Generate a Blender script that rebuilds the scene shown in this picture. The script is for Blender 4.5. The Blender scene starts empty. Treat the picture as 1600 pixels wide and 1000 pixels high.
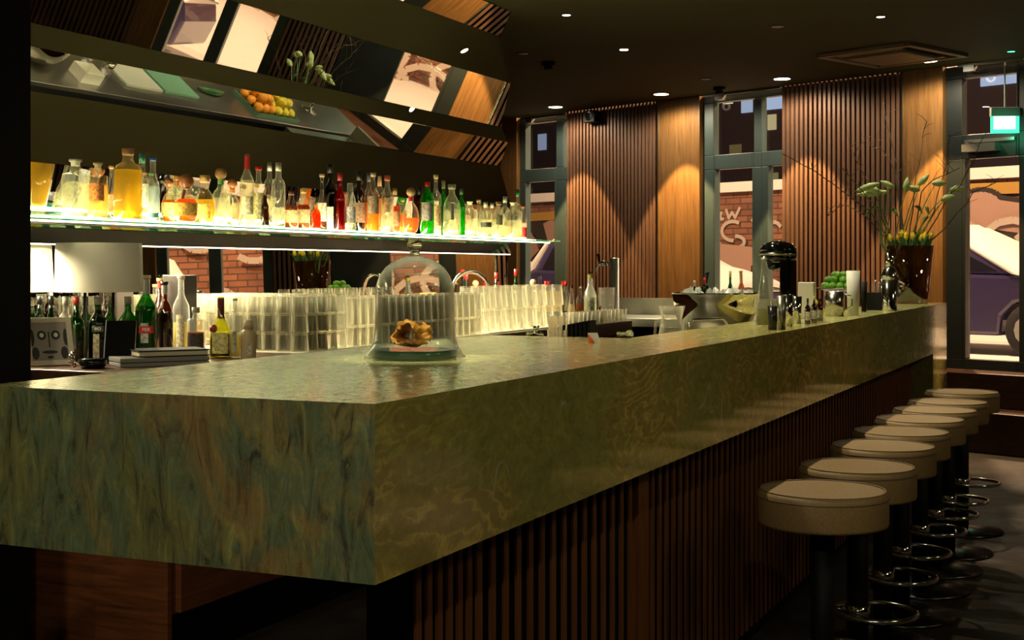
import bpy, math, random
from mathutils import Vector, Matrix
random.seed(7)
PI = math.pi
# ------------------------------------------------------------------ frame of the place
# X runs along the bar (away from the camera), Y to the left, Z up.  Photo taken as 1600x1000.
F = 2150.0; CX = 800.0; HY = 420.0; CZ = 1.354; PHI = math.atan(978 / F)
def theta(px): return PHI - math.atan((px - CX) / F)
def depth(x, y): return x * math.cos(PHI) + y * math.sin(PHI)
def at_y(px, y):                      # ground point seen in column px on the line Y = y
    return (y / math.tan(theta(px)), y)
def at_x(px, x):
    return (x, x * math.tan(theta(px)))
def at_z(px, py, z):                  # point at height z seen at pixel (px, py)
    d = (CZ - z) * F / (py - HY); a = math.atan((px - CX) / F); r = d / math.cos(a); t = theta(px)
    return (r * math.cos(t), r * math.sin(t))
def zz(py, x, y): return CZ - (py - HY) * depth(x, y) / F
def mpp(x, y): return depth(x, y) / F

# ------------------------------------------------------------------ camera, world, exposure
scene = bpy.context.scene
cam_d = bpy.data.cameras.new('camera'); cam = bpy.data.objects.new('camera', cam_d)
scene.collection.objects.link(cam); scene.camera = cam
cam.location = (0, 0, CZ); cam.rotation_euler = (PI / 2, 0, -PI / 2 + PHI)
cam_d.sensor_width = 36; cam_d.lens = 36 * F / 1600; cam_d.shift_y = -80 / 1600; cam_d.clip_start = .05; cam_d.clip_end = 200
world = bpy.data.worlds.new('night'); scene.world = world; world.use_nodes = True
world.node_tree.nodes['Background'].inputs[0].default_value = (.10, .12, .22, 1)
world.node_tree.nodes['Background'].inputs[1].default_value = .12
vs = scene.view_settings
vs.view_transform = 'Standard'; vs.look = 'None'; vs.gamma = 1; vs.use_curve_mapping = False; vs.exposure = 0.0
CEIL = 2.97; BAR = 1.13; COUNTER = 1.03; SHELF = 1.53
WARM = (1, .72, .36); CREAM = (1, .86, .55)
def spot(loc, power, size=70, blend=.5, color=CREAM, target=None, radius=.03, name='spot_lamp'):
    l = bpy.data.lights.new(name, 'SPOT'); l.energy = power; l.spot_size = math.radians(size); l.spot_blend = blend
    l.color = color; l.shadow_soft_size = radius
    o = bpy.data.objects.new(name, l); scene.collection.objects.link(o); o.location = loc
    if target is not None: o.rotation_euler = (Vector(target) - Vector(loc)).to_track_quat('-Z', 'Y').to_euler()
    return o
def area(loc, power, sx, sy, color, target, name='area_lamp'):
    l = bpy.data.lights.new(name, 'AREA'); l.shape = 'RECTANGLE'; l.size = sx; l.size_y = sy; l.energy = power; l.color = color; l.spread = math.radians(148)
    o = bpy.data.objects.new(name, l); scene.collection.objects.link(o); o.location = loc
    o.rotation_euler = (Vector(target) - Vector(loc)).to_track_quat('-Z', 'Y').to_euler()
    return o
# far wall is skewed: X = WU + WK * Y
WU, WK = 10.847, .426
wl = math.hypot(WK, 1); WD = Vector((WK / wl, 1 / wl, 0)); WN = Vector((1 / wl, -WK / wl, 0))   # along the wall (to the left), outwards
def WL(t, d, z): p = Vector((WU, 0, 0)) + WD * t + WN * d; return (p.x, p.y, z)
def wt(px, d=0.0):                     # wall coordinate t of column px on the plane d outwards
    th = theta(px); r = Vector((math.cos(th), math.sin(th), 0)); s = (WU / wl + d) / r.dot(WN)
    return (r * s - Vector((WU, 0, 0))).dot(WD)
def wz(px, py, d=0.0):
    p = WL(wt(px, d), d, 0); return zz(py, p[0], p[1])
# room lamps (real ones with fittings further down, plus added fill spots marked below)
BARLIGHTS = [(u, 2.0) for u in (4.3, 5.5, 6.7, 7.9)]
JAR = at_z(648, 560, BAR)
spot((JAR[0], JAR[1], CEIL - .03), 140, 16, .7, (1, .98, .72), (JAR[0], JAR[1], BAR), .02)
for x, y in BARLIGHTS: spot((x, y, CEIL - .03), 88, 84, .5, CREAM, (x, y - 1.25, .8), .012)
REAR_FILL = [(-.7, -.4), (-.9, 1.0), (-.7, 2.4)]
for x, y in REAR_FILL: spot((x, y, CEIL - .03), 90, 60, .8, (1, .9, .6), (2.0, 1.5, .85), .06)  # fill spots added behind the camera to brighten the bar end
FRONT_FILL = [(1.6, -1.7), (3.6, -1.9), (6.0, -1.9), (8.4, -1.9)]
for x, y in FRONT_FILL: spot((x, y, CEIL - .03), 58, 62, .9, (1, .86, .46), (x + .8, 1.15, 1.0), .35)  # fill spots added on the room side to brighten the stone front
spot((.5, 1.6, CEIL - .03), 45, 36, .8, CREAM, (4.0, 3.25, 1.15), .05)  # added fill spot for the lampshade end of the back counter, no fitting
spot((1.2, 1.9, CEIL - .03), 70, 22, .8, CREAM, (4.5, 3.2, 1.12), .05)  # second added fill spot, brightens the stacked tumblers, no fitting
LEDGE_FILL = [(6.2, 1.55), (7.6, 1.5), (9.0, 1.5)]
for x, y in LEDGE_FILL: spot((x, y, CEIL - .03), 45, 52, .7, (1, .93, .66), (x + .2, y - .1, 1.0), .02)  # fill spots added to brighten the things on the narrow bar
WALLLIGHTS = [at_z(868, 167, CEIL), at_z(1033, 147, CEIL), at_z(1222, 123, CEIL), at_z(1450, 95, CEIL)]
for x, y in WALLLIGHTS: spot((x, y, CEIL - .04), 290, 62, .15, (1, .62, .26), (x + .06, y, 0), .02)
for x, y in WALLLIGHTS: spot((x, y, CEIL - .04), 34, 168, .4, (1, .8, .55), (x, y, 0), .04)
DL = at_z(975, 77, CEIL)
spot((DL[0], DL[1], CEIL - .03), 60, 80, .4, CREAM, (DL[0] - .3, DL[1] - .4, .9), .03)
# street lamps outside
for t, d, z, p in ((-3, 3.2, 5.2, 1900), (3.4, 3.0, 5.2, 1500), (9.5, 3.0, 5.2, 1500)):
    l = bpy.data.lights.new('street_lamp_light', 'POINT'); l.energy = p; l.color = (1, .62, .34); l.shadow_soft_size = .15
    o = bpy.data.objects.new('street_lamp_light', l); scene.collection.objects.link(o); o.location = WL(t, d, z)

# ------------------------------------------------------------------ materials
MATS = {}
def nt(name):
    m = bpy.data.materials.new(name); m.use_nodes = True; t = m.node_tree; b = t.nodes['Principled BSDF']; MATS[name] = m
    return m, t, b
def pm(name, col, rough=.5, metal=0, spec=.5, trans=0, emit=None, es=0, coat=0):
    if name in MATS: return MATS[name]
    m, t, b = nt(name)
    b.inputs['Base Color'].default_value = (*col, 1); b.inputs['Roughness'].default_value = rough
    b.inputs['Metallic'].default_value = metal; b.inputs['Specular IOR Level'].default_value = spec
    b.inputs['Transmission Weight'].default_value = trans; b.inputs['Coat Weight'].default_value = coat
    if emit: b.inputs['Emission Color'].default_value = (*emit, 1); b.inputs['Emission Strength'].default_value = es
    return m
def N(t, kind, **k):
    n = t.nodes.new(kind)
    for a, v in k.items(): setattr(n, a, v)
    return n
def ramp(t, stops, src=None):
    r = N(t, 'ShaderNodeValToRGB'); e = r.color_ramp.elements
    while len(e) < len(stops): e.new(.5)
    for i, (p, c) in enumerate(stops): e[i].position = p; e[i].color = (*c, 1)
    if src: t.links.new(src, r.inputs[0])
    return r
def coords(t, scale=(1, 1, 1), rot=(0, 0, 0), kind='Object'):
    c = N(t, 'ShaderNodeTexCoord'); mp = N(t, 'ShaderNodeMapping'); mp.inputs['Scale'].default_value = scale; mp.inputs['Rotation'].default_value = rot
    t.links.new(c.outputs[kind], mp.inputs[0]); return mp.outputs[0]
def noise(t, vec, scale, detail=6, rough=.55, dist=0):
    n = N(t, 'ShaderNodeTexNoise'); n.inputs['Scale'].default_value = scale; n.inputs['Detail'].default_value = detail
    n.inputs['Roughness'].default_value = rough; n.inputs['Distortion'].default_value = dist
    t.links.new(vec, n.inputs['Vector']); return n.outputs['Fac']
def mixc(t, fac, a, b, mode='MIX'):
    n = N(t, 'ShaderNodeMix', data_type='RGBA', blend_type=mode)
    for s, v in ((0, fac), (6, a), (7, b)):
        if isinstance(v, bpy.types.NodeSocket): t.links.new(v, n.inputs[s])
        else: n.inputs[s].default_value = v if s == 0 else (*v, 1)
    return n.outputs[2]
def bump(t, b, h, strength=.2, dist=.01):
    n = N(t, 'ShaderNodeBump'); n.inputs['Strength'].default_value = strength; n.inputs['Distance'].default_value = dist
    t.links.new(h, n.inputs['Height']); t.links.new(n.outputs[0], b.inputs['Normal'])
def wood(name, a, b_, grain=(1, 1, 1), rough=.4, spec=.4):
    m, t, b = nt(name); v = coords(t, grain)
    f = noise(t, v, 6, 6, .6, .8); r = ramp(t, [(.3, a), (.7, b_)], f); t.links.new(r.outputs[0], b.inputs['Base Color'])
    b.inputs['Roughness'].default_value = rough; b.inputs['Specular IOR Level'].default_value = spec; bump(t, b, f, .08)
    return m
def stone(name, kind):
    m, t, b = nt(name); v = coords(t)
    if kind == 'end':
        v2 = coords(t, (1, 1, .6)); f = noise(t, v2, 3.4, 12, .68, .9); g = noise(t, coords(t, (1.2, 1.2, .35)), 26, 10, .72, 1.1); h = noise(t, v2, 3.4, 6, .7, .6)
        c1 = ramp(t, [(.30, (.035, .045, .018)), (.42, (.12, .115, .035)), (.50, (.075, .105, .055)), (.58, (.17, .14, .04)), (.70, (.09, .125, .075))], f).outputs[0]
        c2 = ramp(t, [(.36, (.03, .025, .015)), (.47, (.42, .42, .40)), (.56, (.56, .55, .5)), (.68, (1, .95, .75))], g).outputs[0]
        c = mixc(t, .85, c1, c2, 'OVERLAY')
        rr = ramp(t, [(.52, (0, 0, 0)), (.68, (1, 1, 1))], h).outputs[0]
        c = mixc(t, rr, c, mixc(t, .5, c, (.20, .075, .02)))
        t.links.new(c, b.inputs['Base Color']); b.inputs['Roughness'].default_value = .55; bump(t, b, g, .5, .006)
        return m
    wv = coords(t, (.55, .8, 1.0), (0, .45, 0)); top = kind == 'top'
    f = noise(t, wv, 1.5, 5, .5, 1.3); g = noise(t, coords(t, (.6, 1, 1)), 30, 10, .75, 1.0)
    mu = N(t, 'ShaderNodeMath', operation='MULTIPLY'); mu.inputs[1].default_value = 150; t.links.new(f, mu.inputs[0])
    jit = noise(t, coords(t, (.7, 1, 1)), 7, 9, .7, 1.4); mj = N(t, 'ShaderNodeMath', operation='MULTIPLY_ADD'); mj.inputs[1].default_value = 14; t.links.new(jit, mj.inputs[0]); t.links.new(mu.outputs[0], mj.inputs[2])
    sn = N(t, 'ShaderNodeMath', operation='SINE'); t.links.new(mj.outputs[0], sn.inputs[0])
    lines = ramp(t, [(.0, (.42, .41, .38)), (.5, (.49, .49, .48)), (.8, (.53, .525, .5)), (1.0, (.74, .70, .58))], sn.outputs[0]).outputs[0]
    patch = noise(t, coords(t, (.5, 1, 1)), 2.1, 4, .6, .8)
    base = ramp(t, [(.36, (.31, .30, .085)), (.5, (.37, .345, .10)), (.62, (.50, .38, .12)), (.72, (.39, .345, .11))] if not top else [(.3, (.36, .37, .15)), (.6, (.44, .42, .17)), (.75, (.36, .36, .14))], patch).outputs[0]
    c = mixc(t, ramp(t, [(.44, (.05, .05, .05)), (.62, (.95, .95, .95))], patch).outputs[0], base, lines, 'OVERLAY')
    c3 = ramp(t, [(.3, (.27, .27, .27)), (.7, (.72, .71, .66))], g).outputs[0]
    c = mixc(t, .7, c, c3, 'OVERLAY')
    vn = noise(t, coords(t, (1, 1, .35), (0, .5, 0)), 2.3, 3, .5, 1.2); vr = ramp(t, [(.496, (0, 0, 0)), (.5, (1, 1, 1)), (.504, (0, 0, 0))], vn).outputs[0]
    ms = ramp(t, [(.56, (0, 0, 0)), (.62, (1, 1, 1))], noise(t, v, 4.0, 2)).outputs[0]
    c = mixc(t, mixc(t, 1.0, vr, ms, 'MULTIPLY'), c, (.55, .52, .4))
    t.links.new(c, b.inputs['Base Color']); b.inputs['Specular IOR Level'].default_value = .45 if kind == 'long' else .32
    q0, q1 = ((.13,) * 3, (.22,) * 3) if top else ((.05,) * 3, (.12,) * 3)
    rg = ramp(t, [(.3, q0), (.7, q1)], g).outputs[0]; t.links.new(rg, b.inputs['Roughness'])
    if not top: bump(t, b, g, .04, .001)
    return m
def clear(name, tint, edge=(1, 1, 1), body=.06, edgew=.7, diff=.35, rough=.04, ex=2.6):
    """thin clear glass: passes light straight through, reflects and scatters a little at its edges"""
    if name in MATS: return MATS[name]
    m, t, b = nt(name); t.nodes.remove(b); out = t.nodes['Material Output']
    tr = N(t, 'ShaderNodeBsdfTransparent'); tr.inputs[0].default_value = (*tint, 1)
    gl = N(t, 'ShaderNodeBsdfGlossy'); gl.inputs['Roughness'].default_value = rough; gl.inputs[0].default_value = (1, 1, 1, 1)
    tl = N(t, 'ShaderNodeBsdfTranslucent'); tl.inputs[0].default_value = (*edge, 1)
    m1 = N(t, 'ShaderNodeMixShader'); m1.inputs[0].default_value = diff; t.links.new(gl.outputs[0], m1.inputs[1]); t.links.new(tl.outputs[0], m1.inputs[2])
    lw = N(t, 'ShaderNodeLayerWeight'); lw.inputs[0].default_value = .5
    pw = N(t, 'ShaderNodeMath', operation='POWER'); pw.inputs[1].default_value = ex; t.links.new(lw.outputs['Facing'], pw.inputs[0])
    mu = N(t, 'ShaderNodeMath', operation='MULTIPLY_ADD'); mu.inputs[1].default_value = edgew; mu.inputs[2].default_value = body; t.links.new(pw.outputs[0], mu.inputs[0])
    m2 = N(t, 'ShaderNodeMixShader'); t.links.new(mu.outputs[0], m2.inputs[0]); t.links.new(tr.outputs[0], m2.inputs[1]); t.links.new(m1.outputs[0], m2.inputs[2])
    t.links.new(m2.outputs[0], out.inputs[0]); return m
def liquid(col, dens=.5):
    if min(col) > .7: dens = .16
    name = 'liquid_%02x%02x%02x_%d' % (*[int(c * 255) for c in col], int(dens * 100))
    if name in MATS: return MATS[name]
    m, t, b = nt(name); t.nodes.remove(b); out = t.nodes['Material Output']
    tr = N(t, 'ShaderNodeBsdfTransparent'); tr.inputs[0].default_value = (*col, 1)
    tl = N(t, 'ShaderNodeBsdfTranslucent'); tl.inputs[0].default_value = (*col, 1)
    df = N(t, 'ShaderNodeBsdfDiffuse'); df.inputs[0].default_value = (*[c * .8 for c in col], 1)
    m1 = N(t, 'ShaderNodeMixShader'); m1.inputs[0].default_value = .3; t.links.new(tl.outputs[0], m1.inputs[1]); t.links.new(df.outputs[0], m1.inputs[2])
    m2 = N(t, 'ShaderNodeMixShader'); m2.inputs[0].default_value = dens; t.links.new(tr.outputs[0], m2.inputs[1]); t.links.new(m1.outputs[0], m2.inputs[2])
    t.links.new(m2.outputs[0], out.inputs[0]); return m
def paper(col):
    name = 'paper_%02x%02x%02x' % tuple(int(c * 255) for c in col)
    if name in MATS: return MATS[name]
    m, t, b = nt(name); f = noise(t, coords(t), 90, 2)
    r = ramp(t, [(.42, tuple(c * .55 for c in col)), (.55, col)], f); t.links.new(r.outputs[0], b.inputs['Base Color']); b.inputs['Roughness'].default_value = .7
    return m
def glow(name, col, s): return pm(name, (0, 0, 0), 1, emit=col, es=s)

M_BLACK = pm('black_paint', (.004, .004, .004), .6, spec=.2); M_GLOSSBLACK = pm('gloss_black', (.004, .004, .004), .08)
M_CHROME = pm('chrome', (.75, .75, .72), .12, 1); M_STEEL = pm('steel', (.5, .48, .42), .22, 1); M_BRUSH = pm('brushed_steel', (.42, .41, .36), .35, 1)
M_MIRROR = pm('mirror', (.86, .85, .80), .008, 1)
M_STONE_L = stone('polished_green_stone', 'long'); M_STONE_T = stone('polished_green_stone_top', 'top'); M_STONE_E = stone('split_green_stone', 'end')
M_WALNUT = wood('dark_walnut', (.11, .035, .012), (.30, .10, .035), (.6, .6, 7)); M_WALNUTV = wood('walnut_slats', (.13, .042, .013), (.25, .09, .028), (9, 9, .5), .45)
M_OAK = wood('oiled_oak', (.17, .085, .026), (.33, .17, .055), (8, 8, .45), .45)
M_SLAT = wood('brown_wall_slats', (.14, .075, .045), (.24, .13, .08), (10, 10, .5), .5)
M_FRAME = pm('grey_green_frame', (.075, .115, .11), .4); M_DARKFRAME = pm('dark_frame', (.012, .018, .018), .45)
M_GLASSWARE = clear('glassware', (.97, .97, .93), (1, .95, .80), .10, 1.1, .62, .04, 2.2)
M_DOME = clear('dome_glass', (.985, .99, .98), (.95, 1, .85), .02, 1.3, .4, .02)
M_BOTTLE = clear('clear_bottle', (.96, .97, .94), (1, .97, .85), .06, .7, .5)
M_GREENB = clear('green_bottle', (.05, .24, .04), (.07, .32, .05), .08, .5, .25)
M_GREENL = clear('bright_green_bottle', (.10, .5, .10), (.12, .7, .15), .16, .6, .6)
M_DKGREENB = clear('dark_green_bottle', (.02, .07, .02), (.03, .12, .03), .3, .5, .4)
M_BROWNB = clear('brown_bottle', (.16, .06, .02), (.3, .1, .03), .25, .5, .4)
M_REDB = clear('red_bottle', (.5, .03, .02), (.7, .03, .02), .2, .5, .6)
M_PANE = clear('window_pane', (.93, .94, .94), (1, 1, 1), .03, .5, 0, .01)
M_SHELFG = clear('shelf_glass', (.80, .96, .88), (.05, .8, .45), .10, .6, .5, .03)
M_LED = glow('led_panel', (1, .87, .48), 40); M_LEDLINE = glow('led_line', (1, .88, .55), 9)
M_LAMPON = glow('lamp_lens', (1, .9, .7), 14)

# ------------------------------------------------------------------ mesh helpers
class MB:
    def __init__(s): s.v = []; s.f = []; s.m = []; s.s = []
    def add(s, vs_, fs, mi=0, smooth=False):
        o = len(s.v); s.v += [tuple(p) for p in vs_]; s.f += [tuple(i + o for i in f) for f in fs]; s.m += [mi] * len(fs); s.s += [smooth] * len(fs); return s
    def box(s, x0, x1, y0, y1, z0, z1, mi=0, fn=None):
        p = [(x, y, z) for z in (z0, z1) for y in (y0, y1) for x in (x0, x1)]
        if fn: p = [fn(*q) for q in p]
        return s.add(p, [(0, 2, 3, 1), (4, 5, 7, 6), (0, 1, 5, 4), (2, 6, 7, 3), (0, 4, 6, 2), (1, 3, 7, 5)], mi)
    def lathe(s, prof, n=20, c=(0, 0, 0), sx=1, sy=1, sq=0, mi=0, smooth=True, caps=True, rot=None):
        vs_ = []
        for r, z in prof:
            for i in range(n):
                a = 2 * PI * i / n; k = 1
                if sq: k = (abs(math.cos(a)) ** sq + abs(math.sin(a)) ** sq) ** (-1 / sq)
                p = Vector((r * k * math.cos(a) * sx, r * k * math.sin(a) * sy, z))
                if rot is not None: p = rot @ p
                vs_.append((p.x + c[0], p.y + c[1], p.z + c[2]))
        fs = [(j * n + i, j * n + (i + 1) % n, (j + 1) * n + (i + 1) % n, (j + 1) * n + i) for j in range(len(prof) - 1) for i in range(n)]
        s.add(vs_, fs, mi, smooth)
        if caps:
            o = len(s.v) - len(vs_)
            if prof[0][0] > 1e-4: s.f.append(tuple(o + i for i in reversed(range(n)))); s.m.append(mi); s.s.append(False)
            if prof[-1][0] > 1e-4: s.f.append(tuple(o + (len(prof) - 1) * n + i for i in range(n))); s.m.append(mi); s.s.append(False)
        return s
    def tube(s, pts, r, n=8, mi=0, closed=False):
        pts = [Vector(p) for p in pts]; K = len(pts); vs_ = []; up = None
        for i, p in enumerate(pts):
            a = pts[(i - 1) % K] if (closed or i) else p; b = pts[(i + 1) % K] if (closed or i < K - 1) else p
            d = (b - a).normalized()
            if up is None: up = d.orthogonal().normalized()
            up = (up - d * up.dot(d)).normalized(); w = d.cross(up); rr = r[i] if isinstance(r, (list, tuple)) else r
            vs_ += [p + (up * math.cos(2 * PI * k / n) + w * math.sin(2 * PI * k / n)) * rr for k in range(n)]
        R = K if closed else K - 1
        fs = [(i * n + k, i * n + (k + 1) % n, ((i + 1) % K) * n + (k + 1) % n, ((i + 1) % K) * n + k) for i in range(R) for k in range(n)]
        if not closed: fs += [tuple(reversed(range(n))), tuple((K - 1) * n + k for k in range(n))]
        return s.add(vs_, fs, mi, True)
    def prism(s, poly, h0, h1, fn, mi=0):
        n = len(poly); v = [fn(a, b, h0) for a, b in poly] + [fn(a, b, h1) for a, b in poly]
        return s.add(v, [tuple(range(n)), tuple(reversed(range(n, 2 * n)))] + [(i, i + n, (i + 1) % n + n, (i + 1) % n) for i in range(n)], mi)
    def ball(s, c, r, n=10, mi=0, sz=1.0, rot=None):
        K = max(4, n // 2 + 1)
        return s.lathe([(max(r * math.sin(PI * i / K), 1e-5), -r * sz * math.cos(PI * i / K)) for i in range(K + 1)], n, c, mi=mi, caps=False, rot=rot)
    def build(s, name, mats, parent=None, bevel=0, loc=None):
        me = bpy.data.meshes.new(name); me.from_pydata(s.v, [], s.f)
        for m in (mats if isinstance(mats, (list, tuple)) else [mats]): me.materials.append(m)
        me.polygons.foreach_set('material_index', s.m); me.polygons.foreach_set('use_smooth', s.s); me.update()
        o = bpy.data.objects.new(name, me); scene.collection.objects.link(o)
        if parent is not None: o.parent = parent
        if loc is not None: o.location = loc
        if bevel:
            b = o.modifiers.new('bevel', 'BEVEL'); b.width = bevel; b.segments = 2; b.limit_method = 'ANGLE'
        return o
def tag(o, label, cat, group=None, kind=None):
    o['label'] = label; o['category'] = cat
    if group: o['group'] = group
    if kind: o['kind'] = kind
    return o
def thing(name, loc, label, cat, group=None, rz=0):
    e = bpy.data.objects.new(name, None); scene.collection.objects.link(e); e.location = loc; e.rotation_euler = (0, 0, rz); e.empty_display_size = .05
    return tag(e, label, cat, group)
def struct(o): o['kind'] = 'structure'; return o
def copy_tree(o, parent=None):
    c = o.copy(); scene.collection.objects.link(c); c.parent = parent
    for ch in list(o.children): copy_tree(ch, c)
    return c
def sbox(name, x0, x1, y0, y1, z0, z1, m): return struct(MB().box(x0, x1, y0, y1, z0, z1).build(name, m))
def text(s_, size, mat, parent, loc, rot, name='lettering', ext=.0004):
    c = bpy.data.curves.new(name, 'FONT'); c.body = s_; c.size = size; c.extrude = ext; c.align_x = 'CENTER'; c.align_y = 'CENTER'; c.materials.append(mat)
    o = bpy.data.objects.new(name, c); scene.collection.objects.link(o); o.parent = parent; o.location = loc; o.rotation_euler = rot
    m_ = bpy.data.meshes.new_from_object(o); m_.name = name; q = bpy.data.objects.new(name + '_mesh', m_); bpy.data.objects.remove(o); q.name = name
    scene.collection.objects.link(q); q.parent = parent; q.location = loc; q.rotation_euler = rot; return q

# ------------------------------------------------------------------ the room
def floor_mat():
    m, t, b = nt('worn_plank_floor'); v = coords(t, (1, 1, 1), (0, 0, .5))
    br = N(t, 'ShaderNodeTexBrick'); br.inputs['Scale'].default_value = 1; br.inputs['Brick Width'].default_value = .9; br.inputs['Row Height'].default_value = .14; br.inputs['Mortar Size'].default_value = .004
    br.inputs['Color1'].default_value = (.032, .02, .011, 1); br.inputs['Color2'].default_value = (.022, .014, .008, 1); br.inputs['Mortar'].default_value = (.008, .006, .004, 1)
    t.links.new(v, br.inputs['Vector']); f = noise(t, v, 3, 8, .7, 1)
    c = mixc(t, .7, br.outputs['Color'], ramp(t, [(.3, (.3, .3, .3)), (.7, (.7, .68, .62))], f).outputs[0], 'OVERLAY')
    t.links.new(c, b.inputs['Base Color']); t.links.new(ramp(t, [(.3, (.45, .45, .45)), (.7, (.8, .8, .8))], f).outputs[0], b.inputs['Roughness'])
    bump(t, b, f, .15); return m
M_CEIL = pm('olive_ceiling_paint', (.050, .045, .019), .85, spec=.12); M_WALLD = pm('dark_wall_paint', (.012, .010, .007), .6)
M_WALLR = pm('brown_wall_paint', (.06, .04, .025), .7)
# far wall footprint polygon for floor / ceiling
def poly_struct(name, z0, z1, m):
    a = WL(7.6, 0, 0); b = WL(-6.0, 0, 0)
    return struct(MB().prism([(-2.5, -5.4), (b[0], -5.4), (b[0], b[1]), (a[0], a[1]), (-2.5, a[1])], z0, z1, lambda x, y, h: (x, y, h)).build(name, m))
poly_struct('floor', -.1, 0, floor_mat()); poly_struct('ceiling', CEIL, CEIL + .15, M_CEIL)
EDGE_L = WL(7.6, 0, 0)[1]
sbox('wall_back', -2.65, -2.5, -5.4, EDGE_L, 0, CEIL, M_WALLR); sbox('wall_right', -2.5, 9.2, -5.55, -5.4, 0, CEIL, M_WALLR)
sbox('wall_left', -2.5, 7.83, 3.78, 3.98, 0, CEIL, M_WALLD); sbox('wall_alcove', 7.83, 14.2, EDGE_L, EDGE_L + .15, 0, CEIL, M_WALLR)
sbox('wall_pier', 2.0, 3.30, 3.158, 3.76, 0, CEIL, M_BLACK)
sbox('wall_mirror_return', 7.70, 7.83, 3.70, 3.79, 0, CEIL, M_BLACK)

# far wall: openings as (t0, t1); the wall is built from slatted boxes, oak boards and window units
T = lambda px: wt(px)
SLZ0, SLZ1 = 0, CEIL
def wbox(mb, t0, t1, d0, d1, z0, z1, mi=0): return mb.box(t0, t1, d0, d1, z0, z1, mi, WL)
def slats(name, t0, t1):
    mb = MB(); a, b = min(t0, t1), max(t0, t1); wbox(mb, a, b, .03, .12, 0, CEIL, 1)
    n = max(1, round((b - a) / .0475)); p = (b - a) / n
    for i in range(n): wbox(mb, a + (i + .25) * p, a + (i + .78) * p, -.012, .032, 0, CEIL, 0)
    return struct(mb.build(name, [M_SLAT, M_BLACK]))
def board(name, t0, t1, m=M_OAK, d0=0.0, d1=.12): return struct(wbox(MB(), min(t0, t1), max(t0, t1), d0, d1, 0, CEIL).build(name, m))
EXITA, W2A = T(1500), T(1093)
def pane_frame(mb, t0, t1, z0, z1, hole, d0, d1):
    """a frame t0..t1 x z0..z1 with rectangular holes; drawn as strips"""
    ts = sorted({t0, t1, *[h[0] for h in hole], *[h[1] for h in hole]}); zs = sorted({z0, z1, *[h[2] for h in hole], *[h[3] for h in hole]})
    for i in range(len(ts) - 1):
        for j in range(len(zs) - 1):
            tc = (ts[i] + ts[i + 1]) / 2; zc = (zs[j] + zs[j + 1]) / 2
            if any(h[0] < tc < h[1] and h[2] < zc < h[3] for h in hole): continue
            wbox(mb, ts[i], ts[i + 1], d0, d1, zs[j], zs[j + 1])
def window(name, t0, t1, z0, holes, fm=M_FRAME, glass=True):
    mb = MB(); pane_frame(mb, t0, t1, z0, CEIL, holes, .05, .13); o = struct(mb.build(name, fm, bevel=.006))
    for h in holes: struct(wbox(MB(), h[0] + .001, h[1] - .001, .105, .111, h[2] + .001, h[3] - .001).build('window_glass', M_PANE, o))
    if z0 > .05:
        ap = MB(); wbox(ap, t0, t1, .03, .14, 0, z0); struct(ap.build('window_sill', M_DARKFRAME, o))
    return o
def hole(px0, px1, z0, z1, d=.05): a, b = wt(px0, d), wt(px1, d); return (min(a, b), max(a, b), z0, z1)
TR1, TR0 = wz(1148, 240, .05), wz(1148, 263, .05); TOP = wz(1148, 157, .05)
w1 = window('window_1', T(886) - .25, T(807), .75, [hole(821, 869, TR1, TOP), hole(880, 886, TR1, TOP)[:1] and (T(886) - .22, hole(880, 886, 0, 1)[1], TR1, TOP), hole(821, 866, .95, TR0), (T(886) - .22, hole(884, 888, 0, 1)[1], .95, TR0)])
slats('wall_slatted_middle', T(886), T(1026)); board('trim_1', T(1026), T(1029), M_STEEL, -.015, .1); board('wall_oak_middle', T(1029), T(1093))
w2 = window('window_2', T(1222) - .25, T(1093), .75, [hole(1115, 1178, TR1, TOP), (T(1222) - .22, hole(1190, 1230, 0, 1)[1], TR1, TOP), hole(1117, 1175, .95, TR0), (T(1222) - .22, hole(1200, 1230, 0, 1)[1], .95, TR0)])
slats('wall_slatted_right', T(1222), T(1408)); board('trim_2', T(1408), T(1411), M_STEEL, -.015, .1); board('wall_oak_right', T(1411), T(1473))
board('wall_oak_left', T(807), T(745)); slats('wall_slatted_left', T(745), 7.6)
# glazed street door with transom, and the glazing that runs on to the right
dt0, dt1 = T(1700), T(1473); DZ = .60
h_up = hole(1503, 1588, wz(1545, 208, .05), wz(1545, 118, .05)); h_lo = hole(1508, 1592, wz(1550, 563, .05), wz(1550, 246, .05))
dr = MB(); pane_frame(dr, dt1 - 1.17, dt1, 0, CEIL, [h_up, h_lo], .05, .13)
door = struct(dr.build('door_1', M_DARKFRAME, bevel=.005))
for h in (h_up, h_lo): struct(wbox(MB(), h[0] + .001, h[1] - .001, .105, .111, h[2] + .001, h[3] - .001).build('door_glass', M_PANE, door))
for i, s in enumerate((1, 1)):
    pass
tb = dt1 - 1.17
def generic_window(name, ta, w=1.35):
    hs = [(ta - w + .1, ta - w / 2 - .06, TR1, TOP), (ta - w / 2 + .06, ta - .1, TR1, TOP), (ta - w + .1, ta - w / 2 - .06, .95, TR0), (ta - w / 2 + .06, ta - .1, .95, TR0)]
    return window(name, ta - w, ta, .75, hs)
cur = tb
for k in range(3):
    slats('wall_slatted_far_right', cur, cur - .55 if k == 0 else cur - 1.15); cur -= .55 if k == 0 else 1.15
    generic_window('window_%d' % (k + 3), cur, 1.1); cur -= 1.1
    board('wall_oak_far_right', cur, cur - .25); cur -= .25
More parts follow.
